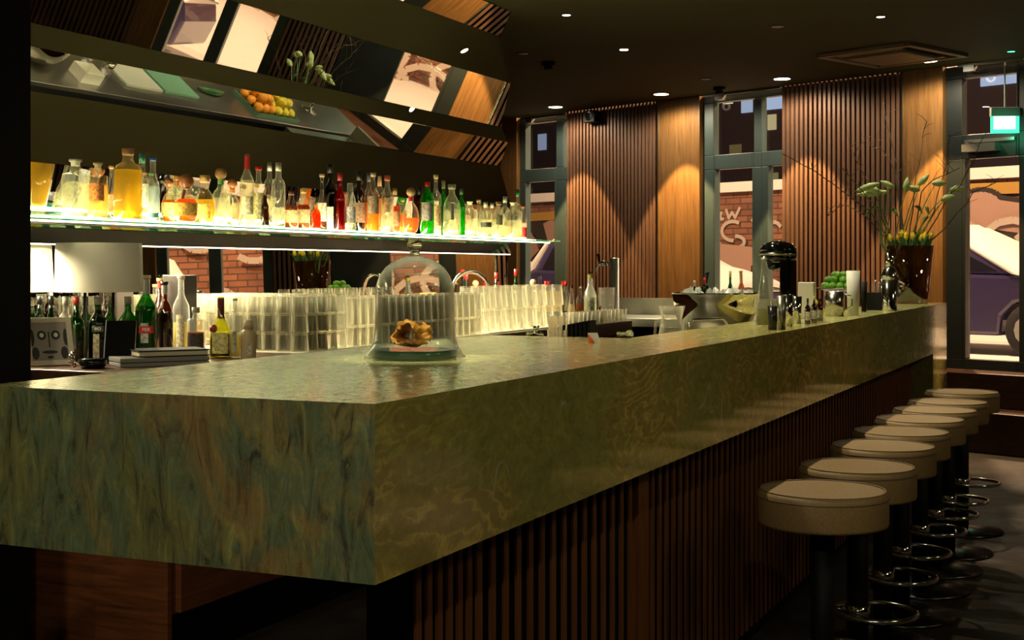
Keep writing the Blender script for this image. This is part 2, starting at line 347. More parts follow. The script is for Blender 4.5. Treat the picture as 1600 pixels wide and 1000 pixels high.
# steps up to the door
st = MB(); wbox(st, dt1 - 2.2, dt1 + .1, -.62, -.02, 0, .30); struct(st.build('floor_step_lower', wood('step_wood', (.03, .012, .006), (.07, .03, .014), (1, 1, 4)), bevel=.008))
st = MB(); wbox(st, dt1 - 2.2, dt1 + .1, -.30, .04, .302, .56); struct(st.build('floor_step_upper', MATS['step_wood'], bevel=.008))
# closer rails above windows and door
def rail(pxa, pxb, py, lab, d=-.02):
    a, b = wt(pxa, d), wt(pxb, d); z = wz((pxa + pxb) / 2, py, d); e = thing('window_opener', WL((a + b) / 2, d, z), lab, 'window opener')
    L = abs(a - b); rz = math.atan2(WD.y, WD.x); e.rotation_euler = (0, 0, rz)
    MB().box(-L / 2, L / 2, -.012, .012, -.012, .012).build('rail', M_BRUSH, e)
    MB().box(L * .22, L * .22 + .09, -.02, .035, -.055, -.008).build('bracket', M_BRUSH, e)
rail(815, 884, 182, 'grey metal opener rail along the top of the window behind the shelf end')
rail(1100, 1220, 143, 'grey metal opener rail along the top of the window behind the steel bowl')
rail(1497, 1600, 97, 'grey metal opener rail above the glazed street door')
e = thing('door_closer', WL(wt(1525), -.0, wz(1525, 231)), 'grey overhead closer arm on the glazed street door', 'door closer'); e.rotation_euler = (0, 0, math.atan2(WD.y, WD.x))
MB().box(-.18, .1, -.05, .045, -.03, .03).build('closer_body', M_BRUSH, e); MB().box(-.3, .12, -.06, -.035, .045, .07).build('arm', M_BRUSH, e); MB().box(.08, .11, -.06, -.03, .025, .06).build('pivot', M_BRUSH, e)

# ------------------------------------------------------------------ outside
M_SNOW = pm('snow', (.85, .83, .80), .8)
def brick_mat():
    m, t, b = nt('street_brick'); v = coords(t)
    br = N(t, 'ShaderNodeTexBrick'); br.inputs['Scale'].default_value = 1; br.inputs['Brick Width'].default_value = .30; br.inputs['Row Height'].default_value = .10; br.inputs['Mortar Size'].default_value = .012
    br.inputs['Color1'].default_value = (.34, .15, .09, 1); br.inputs['Color2'].default_value = (.22, .09, .06, 1); br.inputs['Mortar'].default_value = (.10, .06, .045, 1)
    t.links.new(v, br.inputs['Vector']); c = mixc(t, .55, br.outputs['Color'], ramp(t, [(.35, (.3, .3, .3)), (.7, (.75, .7, .6))], noise(t, v, .9, 6, .6, 1)).outputs[0], 'OVERLAY')
    t.links.new(c, b.inputs['Base Color']); b.inputs['Roughness'].default_value = .85; return m
BD = 8.0
def wallplane(t0, t1, z0, z1, d, m, name):      # local frame: x along the wall, y up, so that bricks lie level
    mb = MB().box(0, t1 - t0, 0, z1 - z0, 0, .4); o = mb.build(name, m)
    ax = WD; o.matrix_world = Matrix(((ax.x, 0, -WN.x * -1, 0), (ax.y, 0, WN.y, 0), (0, 1, 0, 0), (0, 0, 0, 1)))
    o.location = WL(t0, d, z0); return o
GZ = .42
LEDGE = wz(1155, 300, BD)
bw = struct(wallplane(-14, 26, GZ, LEDGE, BD, brick_mat(), 'wall_street_brick'))
struct(wbox(MB(), -14, 26, BD - .12, BD + .4, LEDGE, LEDGE + .16).build('wall_street_coping', M_SNOW))
struct(wbox(MB(), -18, 30, .5, BD + 12, GZ - .2, GZ).build('ground_snow_street', M_SNOW))
v = []; n_ = 90
for i in range(n_ + 1):
    t_ = -14 + 40 * i / n_; hgt = .62 + .16 * math.sin(t_ * 1.7) + random.uniform(-.06, .06)
    for d_, k_ in ((BD - 1.5, 0), (BD - 1.25, .45), (BD - .9, .85), (BD - .5, 1.0), (BD - .02, 1.08)): v.append(WL(t_, d_, GZ + .001 + hgt * k_))
struct(MB().add(v, [(i * 5 + j, i * 5 + j + 1, i * 5 + j + 6, i * 5 + j + 5) for i in range(n_) for j in range(4)], 0, True).build('ground_snow_bank', M_SNOW))
M_NIGHTB = pm('night_building', (.05, .035, .045), .9)
nb = tag(wbox(MB(), -14, 26, BD + 7, BD + 8, GZ, 13).build('apartment_building', M_NIGHTB), 'dark building across the street behind the brick wall', 'building')
for (px, py, w, h, c, k_) in ((1150, 233, 20, 14, (1, .7, .25), .12), (1562, 124, 56, 17, (.6, .72, 1), .7), (1207, 191, 14, 24, (1, .8, .4), .5), (848, 222, 16, 25, (.6, .72, 1), .35), (1168, 165, 19, 22, (.6, .72, 1), .6), (1208, 160, 34, 22, (.6, .72, 1), .7), (1210, 279, 14, 18, (.9, .8, .3), .2)):
    t_ = wt(px, BD + 7); z_ = wz(px, py, BD + 7); m_ = mpp(*WL(t_, BD + 7, 0)[:2]); w *= m_ * 1.1; h *= m_
    wbox(MB(), t_ - w / 2, t_ + w / 2, BD + 6.96, BD + 7.02, z_ - h / 2, z_ + h / 2).build('lit_window', glow('lit_%d%d' % (px, py), c, k_), nb)
# graffiti strokes painted on the brick wall
LAY = [0]
def strokes(name, mat, lines, w):
    mb = MB(); LAY[0] += 1; sub = 0
    for ln in lines:
        pts = [Vector((wt(x, BD), wz(x, y, BD))) for x, y in ln]
        for i in range(len(pts) - 1):
            a, b = pts[i], pts[i + 1]; d = (b - a).normalized(); n = Vector((-d.y, d.x)) * w / 2; a = a - d * w * .3; b = b + d * w * .3
            q = [a + n, b + n, b - n, a - n]; sub += 1; mb.add([WL(p.x, BD - .01 - .012 * LAY[0] - .0001 * sub, p.y) for p in q], [(0, 1, 2, 3)])
    return struct(mb.build(name, mat, None))
M_GW = pm('white_spray', (.5, .42, .36), .8); M_GD = pm('dark_spray', (.03, .022, .02), .8); M_GP = pm('pink_spray', (.42, .26, .20), .8); M_GY = pm('yellow_band', (.45, .26, .05), .8)
def arc(cx, cy, rx, ry, a0, a1, n=12): return [(cx + rx * math.cos(math.radians(a0 + (a1 - a0) * i / n)), cy - ry * math.sin(math.radians(a0 + (a1 - a0) * i / n))) for i in range(n + 1)]
strokes('wall_graffiti_letters', M_GW, [[(1129, 333), (1119, 334), (1121, 343), (1131, 342)], [(1121, 338), (1128, 338)], [(1136, 328), (1140, 341), (1145, 332), (1150, 340), (1157, 325)]], .05)
strokes('wall_graffiti_swirl', M_GW, [arc(1147, 361, 17, 15, 60, 270), arc(1152, 378, 13, 9, 90, -80), arc(1120, 385, 8, 8, -60, 240), arc(1212, 365, 12, 18, 40, 300), [(1178, 345), (1186, 330)]], .06)
strokes('wall_graffiti_mark', M_GD, [[(826, 345), (838, 357), (862, 346)], [(838, 357), (854, 370), (852, 395), (838, 396)], [(828, 346), (833, 338)], [(846, 352), (853, 362)]], .22)
strokes('wall_graffiti_patch', M_GP, [[(822, 362), (834, 384)], [(826, 372), (836, 392)], [(862, 352), (872, 390)], [(1128, 300 + 95), (1175, 400)], [(1130, 412), (1170, 416)]], .30)
strokes('wall_graffiti_band', M_GY, [[(1495, 297), (1600, 293)], [(820, 340), (870, 337)]], .16)
strokes('wall_graffiti_outline', M_GD, [arc(1538, 330, 22, 16, 20, 340, 20), [(1545, 322), (1600, 330)], [(1545, 345), (1600, 352)]], .36)
strokes('wall_graffiti_bubble', M_GP, [arc(1538, 330, 20, 14, 20, 340, 20), [(1545, 325), (1600, 333)], [(1545, 342), (1600, 349)], [(1530, 332), (1570, 338)]], .27)
# for the mirrors: more paint on the wall farther to the right of the picture
mb = MB()
for k in range(46):
    t_ = -13 + k * .42 + random.uniform(-.1, .1)
    c = Vector((t_, random.uniform(.9, 2.3))); R_ = random.uniform(.2, .5); a0 = random.uniform(0, 6)
    pts = [c + Vector((math.cos(a0 + j * .5) * R_, math.sin(a0 + j * .5) * R_ * .8)) for j in range(9)]
    for a, b in zip(pts, pts[1:]):
        d = (b - a).normalized(); n = Vector((-d.y, d.x)) * .05
        mb.add([WL(p.x, BD - .13 - .0001 * len(mb.f), p.y) for p in (a + n, b + n, b - n, a - n)], [(0, 1, 2, 3)])
struct(mb.build('wall_graffiti_tangle', M_GW))
# snow covered parked cars
M_CAR = pm('car_paint', (.045, .035, .10), .25, coat=.6); M_CARW = pm('car_window', (.012, .012, .016), .06); M_TYRE = pm('tyre', (.01, .01, .01), .8); M_RIM = pm('car_rim', (.45, .45, .45), .35, .8)
def make_car(label):
    e = thing('car', (0, 0, 0), label, 'car', 'snow covered parked cars'); fn = lambda x, z, y: (x, y, z)
    L = [(-2.15, .35), (-2.2, .75), (-2.1, 1.0), (-1.9, 1.08), (1.2, 1.02), (1.95, .88), (2.15, .68), (2.18, .35), (1.75, .28), (1.72, .5), (1.55, .66), (1.35, .7), (1.15, .66), (.98, .5), (.95, .25), (-.95, .25), (-.98, .5), (-1.15, .66), (-1.35, .7), (-1.55, .66), (-1.72, .5), (-1.75, .28)]
    MB().prism(L, -.86, .86, fn).build('car_body', M_CAR, e, bevel=.05)
    G0 = [(-1.95, 1.06), (-1.75, 1.52), (-1.5, 1.58), (.05, 1.58), (1.15, 1.03)]
    n = len(G0); v = [(x, -(.84 - .22 * (z - 1.03) / .55), z) for x, z in G0] + [(x, (.84 - .22 * (z - 1.03) / .55), z) for x, z in G0]
    MB().add(v, [tuple(range(n)), tuple(reversed(range(n, 2 * n)))] + [(i, i + n, (i + 1) % n + n, (i + 1) % n) for i in range(n)]).build('cabin', M_CAR, e, bevel=.03)
    for s in (-1, 1):
        for w in ([(-1.72, 1.1), (-1.6, 1.46), (-.85, 1.5), (-.85, 1.08)], [(-.78, 1.08), (-.78, 1.5), (-.02, 1.5), (.22, 1.38), (.22, 1.08)], [(.29, 1.08), (.29, 1.35), (.92, 1.07)]):
            MB().add([(x, s * (.855 - .22 * (z - 1.03) / .55), z) for x, z in w] + [(x, s * (.83 - .22 * (z - 1.03) / .55), z) for x, z in w], [tuple(range(len(w))), tuple(reversed(range(len(w), 2 * len(w))))] + [(i, i + len(w), (i + 1) % len(w) + len(w), (i + 1) % len(w)) for i in range(len(w))]).build('side_window', M_CARW, e)
    for x in (-1.35, 1.35):
        for s in (-1, 1):
            R = Matrix.Rotation(PI / 2, 3, 'X'); w = MB().lathe([(.17, -.1), (.3, -.11), (.33, -.06), (.33, .06), (.3, .11), (.17, .1)], 24, (x, s * .78, .33), rot=R).build('wheel', M_TYRE, e)
            MB().lathe([(.02, -.1), (.19, -.108), (.2, -.05), (.2, .05), (.19, .108), (.02, .1)], 12, (x, s * .78, .33), rot=R, smooth=False).build('rim', M_RIM, w)
    # snow blanket over bonnet, windscreen and roof
    P = [(-2.12, 1.07), (-2.02, 1.17), (-1.8, 1.62), (-1.5, 1.70), (-.5, 1.71), (.1, 1.68), (.65, 1.42), (1.2, 1.15), (1.6, 1.08), (2.0, .98), (2.14, .82)]
    Q = [(-2.12, 1.0), (-1.93, 1.1), (-1.76, 1.54), (-1.5, 1.585), (-.5, 1.585), (.07, 1.585), (.55, 1.32), (1.12, 1.035), (1.55, .95), (1.95, .87), (2.12, .74)]
    nn = 14; v = []; fs = []
    for tb_, prof in ((0, P), (1, Q)):
        for i, (x, z) in enumerate(prof):
            hw = (.86 if Q[i][1] < 1.12 else .84 - .22 * (Q[i][1] - 1.03) / .55) + .02
            for j in range(nn + 1):
                s = -1 + 2 * j / nn; edge = (1 - abs(s) ** 4) if not tb_ else 1
                zz_ = Q[i][1] + (z - Q[i][1]) * (edge * .9 + .1) + (random.uniform(-.02, .02) if not tb_ else 0)
                v.append((x, s * hw, zz_))
    K = len(P); o2 = K * (nn + 1)
    for i in range(K - 1):
        for j in range(nn):
            a = i * (nn + 1) + j; fs.append((a, a + nn + 1, a + nn + 2, a + 1)); fs.append((o2 + a, o2 + a + 1, o2 + a + nn + 2, o2 + a + nn + 1))
        for j in (0, nn):
            a = i * (nn + 1) + j; fs.append((a, o2 + a, o2 + a + nn + 1, a + nn + 1))
    MB().add(v, fs, 0, True).build('snow_blanket', M_SNOW, e)
    return e
car = make_car('snow covered dark blue car seen through the glazed street door')
rzc = math.atan2(-WD.y, -WD.x)
car.scale = (.85, .85, .85); car.location = WL(wt(1508, 4.6), 4.6, GZ); car.rotation_euler = (0, 0, rzc)
for px, lab in ((1015, 'snow covered dark car seen through the window behind the steel bowl'), (735, 'snow covered dark car seen through the window beside the glass shelf end')):
    c = copy_tree(car); c['label'] = lab; c.location = WL(wt(px, 4.6), 4.6, GZ); c.rotation_euler = (0, 0, rzc)
for t_ in (-4.0, -8.9):
    c = copy_tree(car); c['label'] = 'snow covered dark car reflected in the tilted mirror facets above the bottles'; c.location = WL(t_, 4.6, GZ); c.rotation_euler = (0, 0, rzc)

# ------------------------------------------------------------------ the bar
U0, U1, V0, V1, V2, UM = 1.98, 9.46, 1.15, 1.5, 2.02, 4.2
bar = thing('bar_counter', (U0, V0, 0), 'long green stone bar counter with deep polished apron and slatted walnut front', 'bar counter')
def bpart(mb, name, mats, bevel=0):
    o = mb.build(name, mats, bar, bevel); o.location = (-U0, -V0, 0); return o
top_z, bot = BAR, .83
mb = MB(); outl = [(U0, V0), (U1, V0), (U1, V1), (UM, V1), (UM, V2), (U0, V2)]
mb.add([(x, y, top_z) for x, y in outl] + [(x, y, bot) for x, y in outl], [(0, 1, 2, 3, 4, 5)], 0)
mb.add([(U0, V0, top_z), (U1, V0, top_z), (U1, V0, bot), (U0, V0, bot)], [(0, 3, 2, 1)], 1)
mb.add([(U0, V0, top_z), (U0, V2, top_z), (U0, V2, bot), (U0, V0, bot)], [(0, 1, 2, 3)], 2)
for a, b in (((U1, V0), (U1, V1)), ((U1, V1), (UM, V1)), ((UM, V1), (UM, V2)), ((UM, V2), (U0, V2))):
    mb.add([(*a, top_z), (*b, top_z), (*b, bot), (*a, bot)], [(0, 3, 2, 1)], 1)
mb.add([(x, y, bot) for x, y in outl], [(5, 4, 3, 2, 1, 0)], 1)
bpart(mb, 'stone_top', [M_STONE_T, M_STONE_L, M_STONE_E])
bpart(MB().box(8.80, U1, V0, V1, 0, bot - .001), 'stone_leg', M_STONE_L)
BF = 1.27
mb = MB().box(2.36, 8.79, BF + .03, BF + .12, .10, bot - .002, 1)
def shaded_batten(x, w): mb.box(x, x + w, BF, BF + .006, .06, bot - .002).box(x + .001, x + w - .001, BF + .006, BF + .045, .06, bot - .002, 1)  # slat sides coloured black to stand for shade in the gaps
x = 2.345
while x < 2.60: shaded_batten(x, .022); x += .045
while x < 3.60: shaded_batten(x, .025); x += .068
mb.box(3.64, 3.73, BF - .002, BF + .045, .06, bot - .002); x = 3.76
while x < 8.74: shaded_batten(x, .027); x += .066
bpart(mb, 'slatted_front', [M_WALNUTV, M_BLACK])
bpart(MB().box(2.36, 8.79, BF + .02, BF + .11, 0, .098), 'plinth', M_BLACK)
# inner worktop behind the narrow part of the bar
iw = tag(MB().box(UM + .02, 9.4, V1 + .004, 2.0, 1.02, 1.05).box(UM + .05, 9.35, V1 + .06, 1.95, .1, 1.02, 1).build('inner_worktop', [M_BRUSH, M_BLACK], bevel=.003), 'low steel worktop on the bartender side behind the narrow stone bar', 'worktop')

# ------------------------------------------------------------------ back counter
bc = thing('back_counter', (3.67, 2.9, 0), 'dark wooden back counter running under the mirror wall', 'counter')
M_CT = wood('counter_wood', (.05, .018, .008), (.11, .045, .02), (2, 6, 6), .35)
def cpart(mb, name, m, bevel=0): o = mb.build(name, m, bc, bevel); o.location = (-3.67, -2.9, 0); return o
cpart(MB().box(3.40, 8.15, 2.88, 3.59, .95, COUNTER), 'counter_top', M_CT, .004)
cpart(MB().box(3.70, 8.1, 2.93, 3.58, .2, .949), 'cabinet', M_WALNUT)
cpart(MB().box(3.80, 8.05, 3.0, 3.55, 0, .199), 'plinth', M_BLACK)
cpart(MB().box(3.675, 3.70, 2.925, 3.58, 0.0, .949), 'end_panel', M_WALNUT, .002)
for i in range(6):
    x0 = 3.72 + i * .73; cpart(MB().box(x0, x0 + .72, 2.905, 2.929, .205, .94), 'door', M_WALNUT, .003)
# cross counter in steel
cc = thing('steel_counter', (8.6, 1.7, 0), 'stainless steel counter with upstand and tap below the slatted wall', 'counter')
def ccp(mb, name, m, bevel=0): o = mb.build(name, m, cc, bevel); o.location = (-8.6, -1.7, 0); return o
M_STEELL = pm('satin_steel', (.55, .54, .46), .3, 1)
ccp(MB().box(8.25, 9.1, 2.02, 3.6, .985, 1.04), 'worktop', M_STEELL, .004); ccp(MB().box(9.1, 9.14, 2.02, 3.6, .9, 1.15), 'upstand', M_STEELL, .003)
ccp(MB().box(8.4, 9.08, 2.1, 3.55, 0, .984), 'fridge_body', M_BLACK)

# ------------------------------------------------------------------ faceted mirror wall
MU0, MU1 = 3.36, 7.85
PROF = [(3.577, 2.965), (3.655, 2.815), (3.582, 2.518), (3.646, 2.245), (3.60, 2.149), (3.656, 2.0), (3.577, 1.735), (3.602, 1.545)]
LOW = [(3.60, 1.540), (3.576, 1.447), (3.602, 1.4465), (3.594, 1.034)]
mir = thing('faceted_mirror', (MU0, 3.6, 0), 'folded wall of tilted mirror facets above and below the lit bottle shelf', 'mirror')
def mpart(y0, z0, y1, z1):
    n = Vector((0, (z0 - z1), -(y0 - y1))).normalized() * -1
    if n.y > 0: n = -n
    b0 = Vector((0, y0, z0)); b1 = Vector((0, y1, z1)); k = n * -.006
    v = [(x, p.y, p.z) for p in (b0, b1, b1 + k, b0 + k) for x in (MU0, MU1)]
    o = MB().add(v, [(0, 1, 3, 2), (2, 3, 5, 4), (4, 5, 7, 6), (6, 7, 1, 0), (0, 2, 4, 6), (1, 7, 5, 3)]).build('mirror_panel', M_MIRROR, mir); o.location = (-MU0, -3.6, 0)
for P_ in (PROF, LOW):
    for (y0, z0), (y1, z1) in zip(P_, P_[1:]): mpart(y0, z0 - .0006, y1, z1 + .0006)
prof_back = PROF + LOW
mb = MB(); poly = [(y + .012, z) for y, z in PROF + LOW] + [(3.775, 1.034), (3.775, 2.965)]
for x0, x1 in ((MU0, MU1 - .004),):
    mb.prism(poly, x0, x1, lambda a, b, h: (h, a, b))
o = mb.build('carcass', M_BLACK, mir); o.location = (-MU0, -3.6, 0)
# lit glass shelf
sh = thing('glass_shelf', (3.4, 3.3, SHELF), 'long green edged glass shelf lit from within under the bottles', 'shelf')
def spart(mb, name, m): o = mb.build(name, m, sh); o.location = (-3.4, -3.3, -SHELF); return o
spart(MB().box(3.36, 7.95, 3.285, 3.572, SHELF - .012, SHELF), 'glass_pane', M_SHELFG)
spart(MB().box(3.4, 7.80, 3.385, 3.425, SHELF + .0005, SHELF + .004), 'light_panel', M_LED)
spart(MB().box(3.38, 7.80, 3.292, 3.30, SHELF - .019, SHELF - .013), 'light_line', M_LEDLINE)
spart(MB().box(3.385, 7.82, 3.375, 3.571, SHELF - .016, SHELF - .0125), 'added_backing', M_BLACK)  # black strip added to block the panel's light from below
ls = MB().box(3.38, 7.83, 3.573, 3.577, 1.441, 1.445).build('lower_light_line', glow('led_lower', (1, .86, .5), 12), sh); ls.location = (-3.4, -3.3, -SHELF)
area((5.6, 3.580, 1.4395), 150, 4.4, .003, (1, .88, .58), (5.6, 3.50, .9), 'shelf_underside_light')

# ------------------------------------------------------------------ bottles
def cyl_label(mb, r, z0, z1, a0, a1, sx=1, sy=1, sq=0, n=10):
    v = []
    for z in (z0, z1):
        for i in range(n + 1):
            a = a0 + (a1 - a0) * i / n; k = 1
            if sq: k = (abs(math.cos(a)) ** sq + abs(math.sin(a)) ** sq) ** (-1 / sq)
            v.append(((r + .0008) * k * math.cos(a) * sx, (r + .0008) * k * math.sin(a) * sy, z))
    return mb.add(v, [(i, i + 1, i + n + 2, i + n + 1) for i in range(n)], 0, True)
def prof_of(shape, r, h):
    S = {
     'wine': [(.94, 0), (1, .02), (1, .55), (.93, .62), (.6, .70), (.36, .76), (.34, .97), (.34, .97)],
     'spirit': [(.94, 0), (1, .02), (1, .60), (.88, .66), (.5, .72), (.34, .77), (.33, .95)],
     'tall': [(.94, 0), (1, .02), (1, .52), (.9, .60), (.5, .70), (.42, .80), (.40, .96)],
     'decanter': [(.95, 0), (1, .02), (1, .72), (.9, .76), (.4, .78), (.36, .84), (.36, .90)],
     'square': [(.95, 0), (1, .02), (1, .68), (.8, .76), (.45, .80), (.36, .84), (.36, .92)],
     'round': [(.55, 0), (.8, .06), (.97, .2), (1, .33), (.93, .47), (.72, .6), (.42, .68), (.30, .72), (.30, .86)],
     'flask': [(.95, 0), (1, .03), (1, .5), (.9, .64), (.6, .74), (.35, .78), (.33, .9)],
     'bent': [(.9, 0), (1, .02), (1, .35), (.85, .5), (.95, .62), (.6, .74), (.48, .8), (.46, .97)],
     'oval': [(.9, 0), (1, .04), (1, .5), (.86, .64), (.5, .76), (.34, .8), (.32, .92)],
     'plastic': [(.96, 0), (1, .03), (1, .60), (.93, .66), (.5, .72), (.5, .76)],
     'pear': [(.9, 0), (1, .04), (.98, .3), (.8, .45), (.45, .58), (.32, .66), (.28, .96)],
     'slim': [(.95, 0), (1, .01), (1, .66), (.8, .72), (.42, .76), (.38, .97)],
     'cone': [(.92, 0), (1, .03), (.98, .25), (.7, .5), (.42, .7), (.34, .8), (.33, .95)],
    }[shape]
    return [(a * r, b * h) for a, b in S]
def cap_prof(kind, r, z, h):
    if kind == 'ball': return [(r * .32, z * .97)] + [(max(1e-4, r * .62 * math.sin(PI * (.15 + .85 * i / 7))), z + r * .55 - r * .62 * math.cos(PI * (.15 + .85 * i / 7))) for i in range(8)]
    if kind == 'cork': return [(r * .42, z * .985), (r * .46, z + (h - z) * .1), (r * .46, h), (r * .4, h)]
    if kind == 'flange': return [(r * .34, z * .985), (r * .36, z + (h - z) * .5), (r * .5, z + (h - z) * .6), (r * .52, h), (r * .45, h)]
    if kind == 'pour': return [(r * .36, z * .985), (r * .38, z + (h - z) * .35), (r * .16, z + (h - z) * .45), (r * .10, h)]
    return [(r * .38, z * .93), (r * .38, h), (r * .34, h)]
CAPM = {}
def capmat(c, metal=0): 
    k = (c, metal)
    if k not in CAPM: CAPM[k] = pm('cap_%d' % len(CAPM), c, .35, metal)
    return CAPM[k]
FACE = PI + .55      # labels face the aisle and the camera
def bottle(x, y, z, r, h, shape, lab, glass=None, liq=None, fill=.5, cap=('screw', (.6, .6, .6)), paperc=None, pz=(.15, .48), sq=0, sy=1, group='bottles on the lit glass shelf', name='bottle', rz=0, paw=1.1, dens=.5, neck=None):
    e = thing(name, (x, y, z), lab, 'bottle', group, rz)
    P = prof_of(shape, r, h); MB().lathe(P, 20, sq=sq, sy=sy).build('glass_body', glass or M_BOTTLE, e)
    ztop = P[-1][1]
    if liq:
        Lp = []; fz = fill * h
        for (a, za), (b, zb) in zip(P, P[1:]):
            Lp.append((a * .90, max(za, .006)))
            if zb > fz: k = (fz - za) / max(1e-6, zb - za); Lp.append(((a + (b - a) * k) * .90, fz)); break
        MB().lathe(Lp, 16, sq=sq, sy=sy).build('liquid', liquid(liq, dens), e)
    if cap:
        cm = capmat(cap[1], cap[2] if len(cap) > 2 else 0)
        cp = cap_prof(cap[0], r, ztop, h) if cap[0] != 'screw' else [(P[-1][0] * 1.12, ztop - h * .10), (P[-1][0] * 1.15, h), (P[-1][0] * 1.0, h)]
        MB().lathe(cp, 14, sy=1).build('cap', cm, e)
    if neck: MB().lathe([(P[-1][0] * 1.1, ztop - h * neck[1]), (P[-1][0] * 1.1, ztop - h * .02)], 14, caps=False).build('neck_foil', capmat(neck[0], neck[2] if len(neck) > 2 else 0), e)
    if paperc:
        mb = MB(); a = FACE - rz; cyl_label(mb, r, pz[0] * h, pz[1] * h, a - paw, a + paw, 1, sy, sq); mb.build('paper_label', paper(paperc), e)
    return e
ORD = ['first', 'second', 'third', 'fourth', 'fifth', 'sixth', 'seventh', 'eighth', 'ninth', 'tenth', 'eleventh', 'twelfth', 'thirteenth', 'fourteenth', 'fifteenth', 'sixteenth', 'seventeenth', 'eighteenth', 'nineteenth', 'twentieth']
def ordn(i):
    if i < 20: return ORD[i]
    tens = {2: 'twenty', 3: 'thirty', 4: 'forty', 5: 'fifty'}; n = i + 1
    return (tens[n // 10] + '-' + ORD[n % 10 - 1]) if n % 10 else {3: 'thirtieth', 4: 'fortieth', 5: 'fiftieth'}.get(n // 10, str(n))
RED = (.55, .02, .015); BLUE = (.02, .12, .5); TAN = (.36, .2, .09); SIL = (.6, .6, .55); CRM = (.62, .52, .32); BLK = (.01, .01, .01); GRN = (.02, .25, .10)
AMB = (.95, .42, .06); GOLD = (.85, .62, .12); PALE = (.97, .96, .78); ORNG = (1, .30, .04); REDL = (.6, .03, .02)
